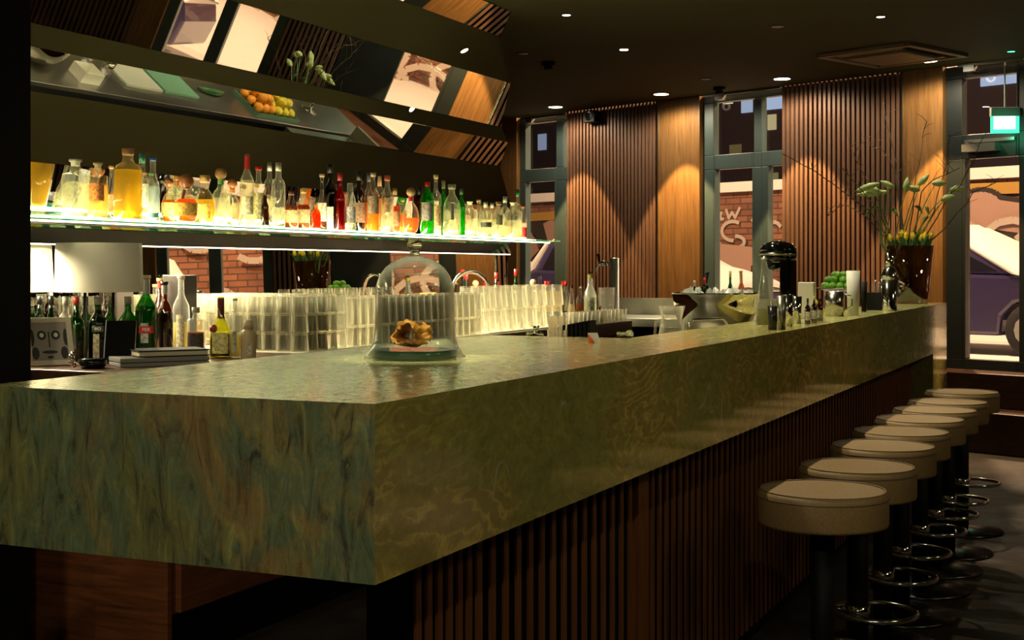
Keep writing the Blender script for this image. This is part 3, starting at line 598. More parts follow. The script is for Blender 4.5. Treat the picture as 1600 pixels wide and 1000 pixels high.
shelf = [ # px, top, width px, y, desc, kwargs
 (118, 249, 42, 3.37, 'tall square clear decanter with glass stopper', dict(shape='decanter', liq=PALE, fill=.6, cap=('flange', (.35, .33, .28)), sq=8, sy=.8)),
 (153, 254, 31, 3.37, 'square decanter with orange label and flanged stopper', dict(shape='decanter', liq=(1, .72, .3), fill=.6, cap=('flange', (.4, .32, .2)), paperc=(.85, .3, .08), sq=8, sy=.8, pz=(.3, .62))),
 (174, 259, 18, 3.47, 'small clear bottle with orange wooden stopper', dict(shape='pear', liq=PALE, fill=.4, cap=('cork', (.5, .25, .08)))),
 (200, 232, 43, 3.37, 'large square golden bottle with wooden stopper', dict(shape='square', liq=GOLD, fill=.7, cap=('cork', TAN), sq=6, sy=.85, dens=.35)),
 (222, 240, 22, 3.46, 'clear bottle with green cap and cream label', dict(shape='tall', liq=PALE, fill=.5, cap=('screw', (.02, .12, .08)), paperc=(.8, .8, .55), pz=(.2, .55))),
 (239, 246, 21, 3.38, 'clear bottle with bright blue cap', dict(shape='tall', liq=(.85, .95, 1), fill=.55, cap=('cork', BLUE), paperc=(.3, .55, .6), pz=(.05, .12))),
 (264, 283, 24, 3.46, 'small amber bottle with dark ball stopper', dict(shape='round', liq=AMB, fill=.55, cap=('ball', (.25, .1, .03)), paperc=(.75, .5, .15))),
 (291, 285, 38, 3.36, 'round amber bottle with ball stopper and round orange label', dict(shape='round', liq=(.8, .25, .03), fill=.58, cap=('ball', (.3, .1, .03)), paperc=(.9, .45, .08), dens=.7)),
 (320, 274, 34, 3.42, 'round clear bottle with cork and gold oval label', dict(shape='round', liq=GOLD, fill=.5, cap=('cork', (.55, .33, .12)), paperc=(.85, .5, .1), pz=(.1, .4), paw=.6)),
 (345, 268, 30, 3.40, 'round clear bottle with green neck band', dict(shape='round', liq=PALE, fill=.5, cap=('ball', (.35, .2, .08)), neck=((.15, .5, .12), .1))),
 (363, 285, 26, 3.44, 'round clear bottle with orange neck band', dict(shape='round', liq=PALE, fill=.5, cap=('ball', (.4, .15, .06)), neck=((.8, .25, .06), .1))),
 (386, 238, 22, 3.40, 'tall clear bottle with long red capsule, tallest of its cluster', dict(shape='wine', liq=PALE, fill=.62, cap=None, neck=(RED, .20), paperc=(.7, .6, .4), pz=(.15, .4))),
 (404, 260, 22, 3.37, 'clear bottle with wide red cap and framed label', dict(shape='spirit', liq=PALE, fill=.5, cap=('cork', RED), paperc=(.8, .7, .4), pz=(.1, .55))),
 (414, 305, 13, 3.33, 'small dark figure shaped bottle', dict(shape='bent', glass=M_BROWNB, liq=None, cap=('cork', (.1, .05, .03)))),
 (421, 254, 17, 3.47, 'clear bottle with silver screw cap', dict(shape='slim', liq=PALE, fill=.5, cap=('screw', SIL, .7))),
 (435, 254, 21, 3.36, 'tall clear bottle with pale silver screw cap', dict(shape='slim', liq=PALE, fill=.3, cap=('screw', (.75, .73, .62), .5))),
 (455, 298, 22, 3.45, 'squat amber bottle with brown cap', dict(shape='flask', liq=(.5, .16, .05), fill=.6, cap=('cork', (.08, .03, .02)), paperc=(.5, .36, .16))),
 (474, 295, 22, 3.45, 'squat amber bottle with gold cap', dict(shape='flask', liq=(.5, .16, .05), fill=.6, cap=('cork', (.6, .36, .08)), paperc=(.5, .36, .16))),
 (494, 318, 21, 3.34, 'arched orange flask with red spout', dict(shape='flask', glass=clear('orange_bottle', (1, .38, .10), (1, .4, .1), .3, .6, .8), liq=ORNG, fill=.6, cap=None, sy=.6, dens=.7)),
 (503, 272, 19, 3.46, 'clear bottle with narrow neck and cream label', dict(shape='pear', liq=(.4, .12, .06), fill=.3, cap=('cork', (.45, .35, .2)), paperc=(.7, .62, .45))),
 (516, 257, 21, 3.43, 'tall dark green bottle with black cap', dict(shape='wine', glass=M_DKGREENB, liq=(.03, .12, .03), fill=.6, cap=('screw', BLK), paperc=(.6, .6, .5), pz=(.02, .35), paw=.5)),
 (531, 270, 17, 3.39, 'dark red bottle with red shoulders', dict(shape='tall', glass=M_REDB, liq=REDL, fill=.5, cap=('screw', (.25, .02, .02)))),
 (547, 284, 19, 3.36, 'clear twisted bottle with lilac label', dict(shape='bent', liq=PALE, fill=.35, cap=None, paperc=(.75, .68, .7))),
 (561, 268, 20, 3.46, 'dark brown bottle with black cap', dict(shape='spirit', glass=M_BROWNB, liq=(.12, .04, .02), fill=.6, cap=('screw', BLK), paperc=(.25, .14, .08))),
 (576, 270, 17, 3.50, 'clear bottle with dim glass shoulders', dict(shape='spirit', liq=AMB, fill=.5, cap=('screw', (.1, .1, .1)))),
 (583, 270, 19, 3.39, 'amber bottle with cream cap and grey label', dict(shape='spirit', liq=AMB, fill=.6, cap=('cork', CRM), paperc=(.32, .22, .14), pz=(.3, .6))),
 (593, 275, 17, 3.47, 'orange liqueur bottle with peach cap', dict(shape='square', liq=(1, .6, .1), fill=.6, cap=('screw', (.8, .5, .3)), sq=5)),
 (605, 274, 20, 3.37, 'clear oval bottle with pink cap and round label', dict(shape='oval', liq=PALE, fill=.5, cap=('cork', (.75, .15, .1)), paperc=(.85, .8, .55), pz=(.35, .6), paw=.5)),
 (617, 294, 18, 3.43, 'amber bottle with brown label', dict(shape='spirit', liq=(.8, .22, .06), fill=.6, cap=('screw', (.35, .22, .06)), paperc=(.45, .2, .08))),
 (629, 312, 13, 3.44, 'small amber bottle with cork', dict(shape='spirit', liq=AMB, fill=.6, cap=('cork', (.6, .45, .2)))),
 (642, 297, 25, 3.36, 'faceted orange bottle with red neck and ball top', dict(shape='round', liq=(1, .35, .12), fill=.35, cap=('ball', (.4, .25, .12)), neck=((.6, .03, .05), .12), sq=3)),
 (656, 292, 22, 3.47, 'tall dark square bottle', dict(shape='square', glass=M_BROWNB, liq=(.2, .1, .06), fill=.5, cap=('screw', BLK), sq=6)),
 (668, 284, 19, 3.37, 'bright green bottle with red cap and grey label', dict(shape='square', glass=M_GREENL, liq=(.2, .9, .15), fill=.6, cap=('cork', RED), paperc=(.3, .32, .3), pz=(.25, .6), sq=6)),
 (681, 273, 17, 3.41, 'clear bottle with long neck and cork', dict(shape='spirit', liq=PALE, fill=.5, cap=('cork', (.5, .36, .16)), paperc=(.75, .45, .25))),
 (693, 282, 15, 3.45, 'dark green bottle with olive cap', dict(shape='spirit', glass=M_GREENL, liq=(.25, .45, .2), fill=.5, cap=('screw', (.15, .14, .08)))),
 (706, 288, 27, 3.37, 'wide clear oval bottle with grey cap and black stripe label', dict(shape='oval', liq=PALE, fill=.5, cap=('cork', (.4, .37, .3)), paperc=(.1, .1, .08), pz=(.3, .62), paw=.18)),
 (721, 295, 12, 3.34, 'slim bright green bottle', dict(shape='slim', glass=M_GREENL, liq=(.1, .9, .15), fill=.6, cap=('screw', (.05, .2, .06)))),
 (734, 315, 22, 3.38, 'squat clear bottle with open neck', dict(shape='square', liq=PALE, fill=.5, cap=('flange', (.7, .68, .55)), sq=6)),
 (748, 312, 16, 3.44, 'clear bottle with tan stopper', dict(shape='spirit', liq=PALE, fill=.5, cap=('cork', TAN))),
 (759, 316, 19, 3.38, 'clear bottle with black rectangular label', dict(shape='spirit', liq=PALE, fill=.5, cap=('screw', (.7, .65, .5)), paperc=(.12, .12, .08), pz=(.28, .42))),
 (769, 317, 16, 3.45, 'clear bottle with pale metal cap', dict(shape='spirit', liq=PALE, fill=.5, cap=('screw', SIL, .5))),
 (779, 315, 20, 3.38, 'clear bottle with brown stopper and dark oval label', dict(shape='oval', liq=PALE, fill=.5, cap=('cork', TAN), paperc=(.16, .15, .08), pz=(.35, .62), paw=.5)),
 (789, 307, 18, 3.44, 'clear bottle with silver neck and red label', dict(shape='spirit', liq=PALE, fill=.5, cap=('screw', (.4, .45, .4), .5), paperc=(.9, .2, .06), pz=(.08, .3))),
 (802, 316, 25, 3.38, 'square clear bottle with small black square label', dict(shape='square', liq=PALE, fill=.5, cap=('flange', (.7, .66, .5)), sq=6, paperc=(.1, .1, .08), pz=(.5, .62), paw=.25)),
 (809, 296, 14, 3.47, 'clear bottle with green cap at the shelf end', dict(shape='spirit', liq=PALE, fill=.5, cap=('screw', GRN))),
 (817, 322, 13, 3.40, 'clear bottle with red patterned label, last on the shelf', dict(shape='spirit', liq=(1, .8, .7), fill=.5, cap=('cork', (.8, .3, .1)), paperc=(.75, .03, .03), pz=(.05, .35))),
]
for i, (px, top, w, y, d, kw) in enumerate(shelf):
    x, y = at_y(px, y); s = mpp(x, y); r = w * s / 2; z0 = SHELF + .005
    if kw.get('sq'): r *= .93
    h = zz(top, x, y) - z0
    if h < .05: h = .05
    kw = dict(kw); sh_ = kw.pop('shape'); lab = '%s, %s from the left on the lit glass shelf' % (d, ordn(i))
    if len(lab.split()) > 16: lab = lab.replace(' on the lit glass shelf', ' on the shelf')
    if len(lab.split()) > 16: lab = d + ' on the glass shelf'
    bottle(x, y, z0, r, h, sh_, lab, rz=random.uniform(-.15, .15), **kw)

# ------------------------------------------------------------------ bottles on the back counter (left part)
CG = 'bottles on the back counter'
cnt = [
 (62, 452, 22, 3.50, 'leftmost dark green bottle', dict(shape='wine', glass=M_DKGREENB, liq=(.04, .12, .03), cap=('screw', BLK))),
 (80, 446, 22, 3.42, 'dark bottle with yellow neck band', dict(shape='wine', glass=M_DKGREENB, liq=(.04, .10, .03), cap=('screw', BLK), neck=((.4, .3, .05), .1))),
 (102, 448, 24, 3.45, 'clear shouldered bottle', dict(shape='spirit', liq=(.25, .3, .08), cap=('screw', (.3, .3, .25)))),
 (119, 446, 24, 3.38, 'green bottle with red neck', dict(shape='wine', glass=M_GREENB, liq=(.03, .14, .015), cap=('screw', (.35, .03, .02)))),
 (133, 450, 26, 3.47, 'green bottle with clear shoulder', dict(shape='spirit', glass=M_GREENB, liq=(.03, .12, .015), cap=('screw', (.2, .2, .15)))),
 (153, 446, 31, 3.34, 'dark green bottle with white lettered oval and narrow label', dict(shape='wine', glass=M_GREENB, liq=(.03, .12, .02), fill=.6, cap=('screw', (.25, .25, .2)), paperc=(.5, .48, .32), pz=(.06, .42), paw=.3)),
 (172, 448, 24, 3.42, 'olive bottle with cream label', dict(shape='wine', glass=M_GREENB, liq=(.12, .16, .02), cap=('screw', (.3, .3, .2)), paperc=(.5, .45, .3), paw=.5)),
 (200, 444, 30, 3.36, 'green bottle with yellow band and black label', dict(shape='wine', glass=M_GREENB, liq=(.03, .2, .015), cap=('screw', (.4, .4, .35)), paperc=(.02, .03, .02), pz=(.1, .5), neck=((.5, .4, .05), .06))),
 (228, 430, 33, 3.31, 'bright green bottle with red and white label', dict(shape='wine', glass=M_GREENB, liq=(.04, .32, .02), fill=.62, cap=('cork', (.6, .5, .28)), neck=((.5, .52, .55), .2, .6), paperc=(.55, .58, .5), pz=(.18, .42), paw=.35)),
 (250, 435, 22, 3.46, 'bottle with tan cork and red neck', dict(shape='wine', glass=M_BROWNB, liq=(.2, .05, .02), cap=('cork', (.55, .35, .12)), neck=((.5, .03, .02), .1))),
 (257, 440, 26, 3.32, 'dark brown bottle with black cap and silver neck', dict(shape='wine', glass=M_BROWNB, liq=(.1, .04, .02), fill=.6, cap=('cork', BLK), neck=((.5, .5, .5), .14, .8))),
 (283, 431, 26, 3.34, 'tall necked clear bottle with cream label', dict(shape='wine', liq=(.7, .6, .25), fill=.4, cap=('cork', (.6, .5, .3)), paperc=(.55, .5, .32), pz=(.05, .5), paw=.5)),
 (303, 443, 18, 3.50, 'amber bottle with pale cork', dict(shape='slim', liq=(.6, .35, .05), cap=('cork', (.7, .45, .16)))),
 (312, 454, 20, 3.45, 'yellow liqueur bottle with black cap', dict(shape='slim', liq=(.85, .6, .1), cap=('cork', BLK))),
 (306, 480, 27, 3.16, 'squat whiskey bottle with clear shoulders and dark label', dict(shape='decanter', liq=(.4, .16, .03), fill=.5, cap=('cork', (.3, .25, .18)), paperc=(.06, .04, .03), pz=(.05, .48))),
 (345, 460, 35, 3.05, 'yellow green bottle with long dark neck and red seal', dict(shape='pear', glass=clear('yellow_bottle', (.75, .72, .08), (.8, .75, .1), .3, .5, .7), liq=(.12, .07, .01), fill=.38, cap=None, neck=((.10, .012, .01), .34), paperc=(.62, .56, .22), pz=(.07, .4), paw=.75, dens=.9)),
 (367, 466, 17, 2.98, 'slim clear bottle with ornate label', dict(shape='slim', liq=(.8, .7, .3), fill=.4, cap=('cork', (.6, .55, .4)), paperc=(.3, .3, .22), pz=(.1, .45), paw=.4)),
]
SEEN = {}
for i, (px, top, w, y, d, kw) in enumerate(cnt):
    x, y = at_y(px, y); s = mpp(x, y); kw = dict(kw); sh_ = kw.pop('shape')
    h = zz(max(top, 463) if px < 222 else top, x, y) - COUNTER
    e = bottle(x, y, COUNTER, w * s / 2, h, sh_, d + (' half hidden below the white lampshade' if px < 215 else ' on the back counter beside the books' if px < 320 else ' in front of the stacked glasses'), group=CG, **kw)
    SEEN[px] = (e, w * s / 2, h)
M_INK = pm('ink_white', (.8, .8, .75), .6); M_INKR = pm('ink_red', (.5, .02, .02), .5)
def face_text(e, r, h, s_, size, zf, mat, plate=None, w=.03):
    a = FACE + .15; p = ((r + .003) * math.cos(a), (r + .003) * math.sin(a), zf * h)
    if plate:
        mb = MB(); cyl_label(mb, r + .0012, zf * h - size * .75, zf * h + size * .75, a - w / r, a + w / r); mb.build('label_band', plate, e)
    text(s_, size, mat, e, p, (PI / 2, 0, a + PI / 2))
face_text(*SEEN[228], 'PER', .018, .34, M_INK, M_INKR, .026); face_text(*SEEN[153], 'BIO', .014, .5, M_INK, paper((.1, .12, .08)), .02)
e, r, h = SEEN[345]; a = FACE - .1; MB().lathe([(.001, -.002), (.014, -.002), (.015, 0), (.001, .003)], 16, rot=Matrix.Rotation(a + PI / 2, 3, 'Z') @ Matrix.Rotation(PI / 2, 3, 'X'), c=(r * .72 * math.cos(a - .9), r * .72 * math.sin(a - .9), h * .46)).build('wax_seal', pm('red_wax', (.3, .01, .01), .3), e)
# beige plastic bottle
x, y = at_y(388, 2.94); e = thing('plastic_bottle', (x, y, COUNTER), 'beige plastic bottle with stepped cap in front of the stacked glasses', 'bottle', CG); r = 12 * mpp(x, y); h = zz(500, x, y) - COUNTER
MB().lathe([(r * .96, 0), (r, .003), (r, h * .62), (r * .9, h * .7), (r * .55, h * .76)], 20).build('body', pm('beige_plastic', (.36, .27, .14), .45), e)
MB().lathe([(r * .62, h * .75), (r * .56, h * .98), (r * .4, h)], 16).build('cap', pm('beige_plastic_cap', (.42, .32, .18), .45), e)
mb = MB(); cyl_label(mb, r, h * .1, h * .4, FACE - .1, FACE + .5); mb.build('paper_label', paper((.5, .45, .35)), e)
# dark gift box behind bottles
x, y = at_y(281, 3.44); tag(MB().box(-.05, .05, -.045, .045, 0, zz(430, x, y) - COUNTER).build('gift_box', pm('dark_card', (.02, .015, .012), .4), loc=(x, y, COUNTER), bevel=.002), 'tall black carton standing among bottles on the back counter', 'box')
# books and flat case
x, y = at_y(262, 3.02)
def book(name, px, yy, zb, L, Wd, H, rz, cover, lab, pages=True):
    x, y = at_y(px, yy); e = thing(name, (x, y, zb), lab, 'book' if pages else 'laptop', rz=rz)
    if pages:
        MB().box(-L / 2, L / 2, -Wd / 2, Wd / 2, 0, H * .16).build('cover', cover, e); MB().box(-L / 2, L / 2, -Wd / 2, Wd / 2, H * .84, H).build('cover', cover, e); MB().box(-L / 2 + .004, L / 2 - .006, -Wd / 2 + .004, Wd / 2 - .004, H * .16, H * .84).build('pages', pm('book_pages', (.34, .3, .2), .8), e)
    else:
        MB().box(-L / 2, L / 2, -Wd / 2, Wd / 2, 0, H * .45).build('base', cover, e, .003); MB().box(-L / 2, L / 2, -Wd / 2, Wd / 2, H * .5, H).build('lid', cover, e, .003)
    return e
book('laptop', 246, 3.02, COUNTER, .20, .30, .03, .95, pm('silver_plastic', (.14, .135, .12), .6, spec=.2), 'closed silver grey laptop lying under the black book on the back counter', False)
book('book', 262, 3.0, COUNTER + .0305, .16, .24, .022, .95, pm('black_cover', (.012, .012, .011), .7, spec=.15), 'black book lying flat on the closed laptop beside the bottles')
# lamp with white drum shade
x, y = at_y(155, 3.39); e = thing('table_lamp', (x, y, COUNTER), 'table lamp with white drum shade on a black frame under the glass shelf', 'lamp'); s = mpp(x, y)
r = 65 * s; z1 = zz(380, x, y) - COUNTER; z0 = zz(456, x, y) - COUNTER
M_SHADE = pm('white_shade', (.60, .56, .44), .7); M_SHADE.node_tree.nodes['Principled BSDF'].inputs['Subsurface Weight'].default_value = 0
MB().lathe([(r * 1.03, z0), (r, z1), (r * .985, z1), (r * 1.015, z0), (r * 1.03, z0)], 48, caps=False).build('lamp_shade', M_SHADE, e)
fw = .05; fr = MB()
for sx in (-1, 1): fr.box(sx * fw - .004, sx * fw + .004, -.006, .006, 0, z0 + .02)
fr.box(-fw - .004, fw + .004, -.006, .006, z0 + .012, z0 + .02).box(-fw - .004, fw + .004, -.02, .02, 0, .008)
f_ = fr.build('frame_stand', M_BLACK, e); f_.rotation_euler = (0, 0, -1.1)
MB().tube([(0, 0, z0 + .016), (0, 0, z1 - .01)], .004).tube([(-r * .99, 0, z1 - .012), (r * .99, 0, z1 - .012)], .003).tube([(0, -r * .99, z1 - .012), (0, r * .99, z1 - .012)], .003).build('harp', M_BLACK, e)
l = bpy.data.lights.new('shade_light', 'POINT'); l.energy = .0; l.color = CREAM
# photo frame
x, y = at_z(84, 572, COUNTER); x, y = x + .0, y + .01
e = thing('picture_frame', (x, y, COUNTER), 'small white picture frame with a black and white face print leaning on the counter', 'picture frame', rz=0)
e.rotation_euler = (math.radians(-22), 0, math.radians(-33)); W_, H_ = .155, .17
fr = MB(); b_ = .018
fr.box(-W_ / 2, W_ / 2, -.008, .006, 0, b_).box(-W_ / 2, W_ / 2, -.008, .006, H_ - b_, H_).box(-W_ / 2, -W_ / 2 + b_, -.008, .006, b_, H_ - b_).box(W_ / 2 - b_, W_ / 2, -.008, .006, b_, H_ - b_)
M_WF = pm('white_frame', (.62, .56, .42), .5); fr.build('frame', M_WF, e, .0015); MB().box(-.03, .03, .007, .05, 0, H_ * .7).build('back_stand', M_BLACK, e) if False else None
MB().box(-W_ / 2 + b_ - .002, W_ / 2 - b_ + .002, -.002, .002, b_ - .002, H_ - b_ + .002).build('print', pm('print_grey', (.32, .29, .25), .6), e)
mb = MB(); Wi = W_ / 2 - b_
def blob(cx, cz, rx, rz_, n=18): mb.add([(cx + rx * math.cos(2 * PI * i / n), -.0025 - .0001 * len(mb.f), cz + rz_ * math.sin(2 * PI * i / n)) for i in range(n)], [tuple(range(n))])
for s in (-1, 1): blob(s * .023, .108, .015, .017); blob(s * Wi * .93, .10, .008, .03); blob(s * .047, .045, .012, .022)
blob(0, .048, .026, .006); blob(0, .03, .010, .005); mb.box(-.002, .002, -.0036, -.003, .065, .12); mb.build('print_ink', pm('print_black', (.03, .03, .03), .6), e)
mb = MB()
for s in (-1, 1): blob(s * .023, .108, .007, .008)
for v_ in range(len(mb.v)): mb.v[v_] = (mb.v[v_][0], mb.v[v_][1] - .0015, mb.v[v_][2])
mb.build('print_ink_light', M_INK, e)
# small black stand / tablet
x, y = at_y(186, 3.12); e = thing('tablet', (x, y, COUNTER + .004), 'thin black tablet with blue grey edge leaning in front of green bottles', 'tablet'); e.rotation_euler = (math.radians(-16), 0, math.radians(-62))
MB().box(-.05, .05, -.004, .004, 0, .15).build('tablet_body', M_GLOSSBLACK, e, .002); MB().box(-.052, -.05, -.0045, .0045, 0, .15).build('edge', pm('blue_edge', (.3, .35, .42), .3, .5), e)
x, y = at_y(145, 3.10); tag(MB().lathe([(.035, 0), (.045, .012), (.045, .03), (.03, .034)], 20).build('ashtray', M_GLOSSBLACK, loc=(x, y, COUNTER)), 'low black dish at the foot of the white lamp', 'dish')
x, y = at_y(112, 3.14); mb = MB()
for k in range(5): mb.ball((random.uniform(-.01, .01), random.uniform(-.008, .008), .012 + k * .009), .009, 8)
tag(mb.build('figurine', M_CHROME, loc=(x, y, COUNTER)), 'tiny dark metal figurine beside the white picture frame', 'figurine')

# ------------------------------------------------------------------ glassware
def glass_mesh(name, r0, r1, h, n=12, base=.008, th=.0022, flip=True):
    P = [(r0 * .2, 0), (r0 * .95, 0), (r0, .002), (r1, h), (r1 - th, h), (r0 - th, base), (r0 * .2, base)]
    if flip: P = [(a, h - b) for a, b in P][::-1]
    me = MB().lathe(P, n, caps=False, smooth=False); o = me.build(name, M_GLASSWARE); return o
def place(proto, pos, label, group, cat='glass', first=[]):
    if proto.name not in first: first.append(proto.name); o = proto
    else: o = proto.copy(); scene.collection.objects.link(o)
    o.location = pos; o.rotation_euler = (0, 0, random.uniform(0, 1)); return tag(o, label, cat, group)
M_TRAY = pm('white_tray', (.8, .77, .66), .5)
for x0, x1, y0, y1, l_ in ((4.455, 4.83, 2.905, 3.52, 'pale bar mat under the stacked tumblers'), (4.84, 6.10, 2.905, 3.06, 'pale bar mat under the highball glasses'), (6.19, 7.26, 2.94, 3.16, 'pale bar mat under the beer glasses')): tag(MB().box(x0, x1, y0, y1, COUNTER + .0002, COUNTER + .004).build('reflector_mat', M_TRAY), l_, 'bar mat')  # mats added to reflect the shelf light up into the glasses
COUNTER += .0045
tum = glass_mesh('tumbler', .028, .033, .072)
tiers = ['bottom', 'middle', 'top']
for k in range(3):
    for i in range(5):
        for j in range(8):
            if 0 < i < 5 and j > 5 and k < 2: continue
            place(tum, (4.50 + i * .070 + random.uniform(-.002, .002), 2.945 + j * .070, COUNTER + k * .0735), 'upturned tumbler in the %s tier of the stacked block behind the bar' % tiers[k], 'tumblers stacked three high on the back counter')
hib = glass_mesh('highball_glass', .025, .030, .118); sho = glass_mesh('short_glass', .027, .031, .085)
for i in range(19):
    for j in range(2):
        place(sho, (4.885 + i * .0645, 2.945 + j * .066, COUNTER), 'upturned short glass in the lower tier behind the glass dome', 'short glasses in the lower tier')
        place(hib, (4.885 + i * .0645, 2.945 + j * .066, COUNTER + .0865), 'upturned highball glass in the upper tier behind the glass dome', 'highball glasses in the upper tier')
pint = glass_mesh('beer_glass', .031, .042, .115)
C_G = 'beer glasses stacked to the right of the glass dome'
for i in range(8):
    for j in range(2):
        x0 = 6.25 + i * .155 / 1.0 * .88; y0 = 3.0 + j * .1
        place(pint, (x0, y0, COUNTER), 'upturned beer glass in the lower tier right of the glass dome', C_G)
        if i < 8: place(pint, (x0, y0, COUNTER + .116), 'upturned beer glass in the upper tier right of the glass dome', C_G)
COUNTER -= .0045
shot = glass_mesh('shot_glass', .021, .026, .075, flip=False)
for i in range(13):
    for j in range(2):
        place(shot, (7.28 + i * .066, 2.915 + j * .062, COUNTER), 'small upright glass in the double row before the right hand bottles', 'small upright glasses')
# right end bottles on back counter
RG = 'bottles at the right end of the back counter'
right = [
 (775, 426, 14, 3.50, 'green wine bottle with short red cap behind the beer glasses', dict(shape='wine', glass=M_DKGREENB, liq=(.05, .15, .04), cap=('screw', RED))),
 (806, 420, 15, 3.42, 'green wine bottle with tall red cap behind the beer glasses', dict(shape='wine', glass=M_GREENB, liq=(.1, .3, .05), cap=('screw', RED))),
 (833, 443, 17, 3.40, 'bottle with cream wooden top left of the cardboard box', dict(shape='spirit', liq=(.8, .4, .1), cap=('ball', (.65, .45, .22)))),
 (850, 427, 16, 3.48, 'clear bottle with black pourer behind the cardboard box', dict(shape='spirit', liq=PALE, cap=('pour', BLK))),
 (853, 439, 14, 3.36, 'bottle with red capsule, first of four left to right', dict(shape='wine', glass=M_DKGREENB, liq=None, cap=('screw', RED))),
 (868, 439, 14, 3.42, 'bottle with red capsule, second of four left to right', dict(shape='wine', liq=PALE, cap=('screw', RED))),
 (884, 439, 14, 3.25, 'bottle with red capsule, third of four left to right', dict(shape='wine', liq=PALE, cap=('screw', RED))),
 (900, 439, 14, 3.32, 'bottle with red capsule, last of four left to right', dict(shape='wine', liq=PALE, cap=('screw', RED))),
 (893, 446, 13, 3.12, 'small clear bottle with black pourer before the red capsules', dict(shape='cone', liq=(.7, .6, .4), cap=('pour', BLK))),
 (908, 447, 14, 3.20, 'brown syrup bottle left of the frosted vodka bottle', dict(shape='spirit', liq=(.5, .2, .05), cap=('pour', SIL))),
 (937, 478, 11, 3.0, 'small red brown bottle at the end of the back counter', dict(shape='spirit', glass=M_REDB, liq=(.2, .03, .02), cap=('screw', (.15, .02, .02)))),
 (930, 437, 13, 3.12, 'clear bottle with steel pourer right of the vodka bottle', dict(shape='spirit', liq=PALE, cap=('pour', SIL))),
]
for px, top, w, y, d, kw in right:
    x, y = at_y(px, y); x = min(x, 8.08) if y > 2.9 else x
    s = mpp(x, y); kw = dict(kw); sh_ = kw.pop('shape'); bottle(x, y, COUNTER, w * s / 2, zz(top, x, y) - COUNTER, sh_, d, group=RG, **kw)
x, y = at_y(922, 2.98); s = mpp(x, y); r = 9.5 * s; h = zz(424, x, y) - COUNTER
e = bottle(x, y, COUNTER, r, h, 'tall', 'frosted clear bottle with yellow collar, pourer and a big K on its label', glass=clear('frosted', (.7, .72, .66), (.85, .85, .75), .45, .4, .8, .3), liq=PALE, cap=('pour', BLK), paperc=(.75, .72, .58), pz=(.10, .5), paw=.6, neck=((.75, .55, .03), .08), group=RG)
face_text(e, r, h, 'K', .035, .28, pm('ink_black', (.02, .02, .02), .5))
x, y = at_y(858, 3.16); s = mpp(x, y)
e = thing('cardboard_box', (x, y, COUNTER + .075), 'open tan cardboard box with red topped bottles behind it', 'box', rz=.3)
c_ = pm('cardboard', (.42, .28, .10), .8); a, b, hh = .085, .07, zz(455, x, y) - COUNTER - .075
MB().box(-b, b, -a, a, 0, .004).box(-b, -b + .004, -a, a, .004, hh).box(b - .004, b, -a, a, .004, hh).box(-b + .004, b - .004, -a, -a + .004, .004, hh).box(-b + .004, b - .004, a - .004, a, .004, hh).build('box_walls', c_, e)
tag(MB().box(-.1, .1, -.075, .075, 0, .073).build('riser_block', M_BLACK, loc=(x, y, COUNTER + .001)), 'low black riser block under the cardboard box', 'riser')
# glass jug at the end
x, y = at_y(947, 3.02); x = 8.35; y = x * math.tan(theta(948)); s = mpp(x, y)
e = thing('glass_jug', (x, y, 1.04), 'clear glass jug left of the beer tap tower', 'jug'); rr = 13 * s; hh = zz(449, x, y) - 1.04
MB().lathe([(rr * .2, 0), (rr * .85, 0), (rr * .9, .01), (rr, hh), (rr * .95, hh), (rr * .83, .015), (rr * .2, .012)], 20, caps=False).build('jug_body', M_GLASSWARE, e)
MB().tube([(rr * .6, rr * .75, hh * .85), (rr * .9, rr * 1.3, hh * .75), (rr * .9, rr * 1.3, hh * .4), (rr * .55, rr * .7, hh * .25)], .006).build('handle', M_GLASSWARE, e)
# tap tower
x = 8.75; y = x * math.tan(theta(960)); s = mpp(x, y); e = thing('beer_tap', (x, y, 1.041), 'stainless steel beer tap tower with black handle', 'beer tap'); hh = zz(403, x, y) - 1.041
MB().lathe([(.045, 0), (.045, .008), (.033, .01), (.033, hh - .004), (.028, hh)], 24).build('column', pm('tap_steel', (.85, .83, .72), .38, 1), e)
MB().tube([(-.01, .03, hh - .035), (-.02, .07, hh - .035), (-.025, .10, hh - .04), (-.03, .115, hh - .07), (-.03, .12, hh - .12)], .009).ball((-.02, .075, hh - .035), .018).ball((-.02, .045, hh - .035), .015).build('spout', M_CHROME, e)
MB().tube([(-.025, .10, hh - .03), (-.03, .105, hh + .03)], [.008, .013]).build('handle', M_BLACK, e)
# gooseneck tap on the back counter
x, y = at_y(735, 3.30); s = mpp(x, y); e = thing('gooseneck_tap', (x, y, COUNTER), 'tall arched chrome water tap right of the glass dome', 'tap', rz=PI * .0)
R_ = .10; zt = zz(425, x, y) - COUNTER; dirv = Vector((-.35, .93, 0)); pts = [Vector((0, 0, 0)) - dirv * R_, Vector((0, 0, zt - R_)) - dirv * R_]
for k in range(1, 13): a = PI * k / 12; pts.append(Vector((0, 0, zt - R_ + R_ * math.sin(a))) - dirv * R_ * math.cos(a))
pts.append(pts[-1] - Vector((0, 0, .05))); MB().tube(pts, .010, 12).build('spout', M_CHROME, e); MB().lathe([(.024, 0), (.022, .03), (.012, .035)], 16, tuple(pts[0])).build('base', M_CHROME, e)

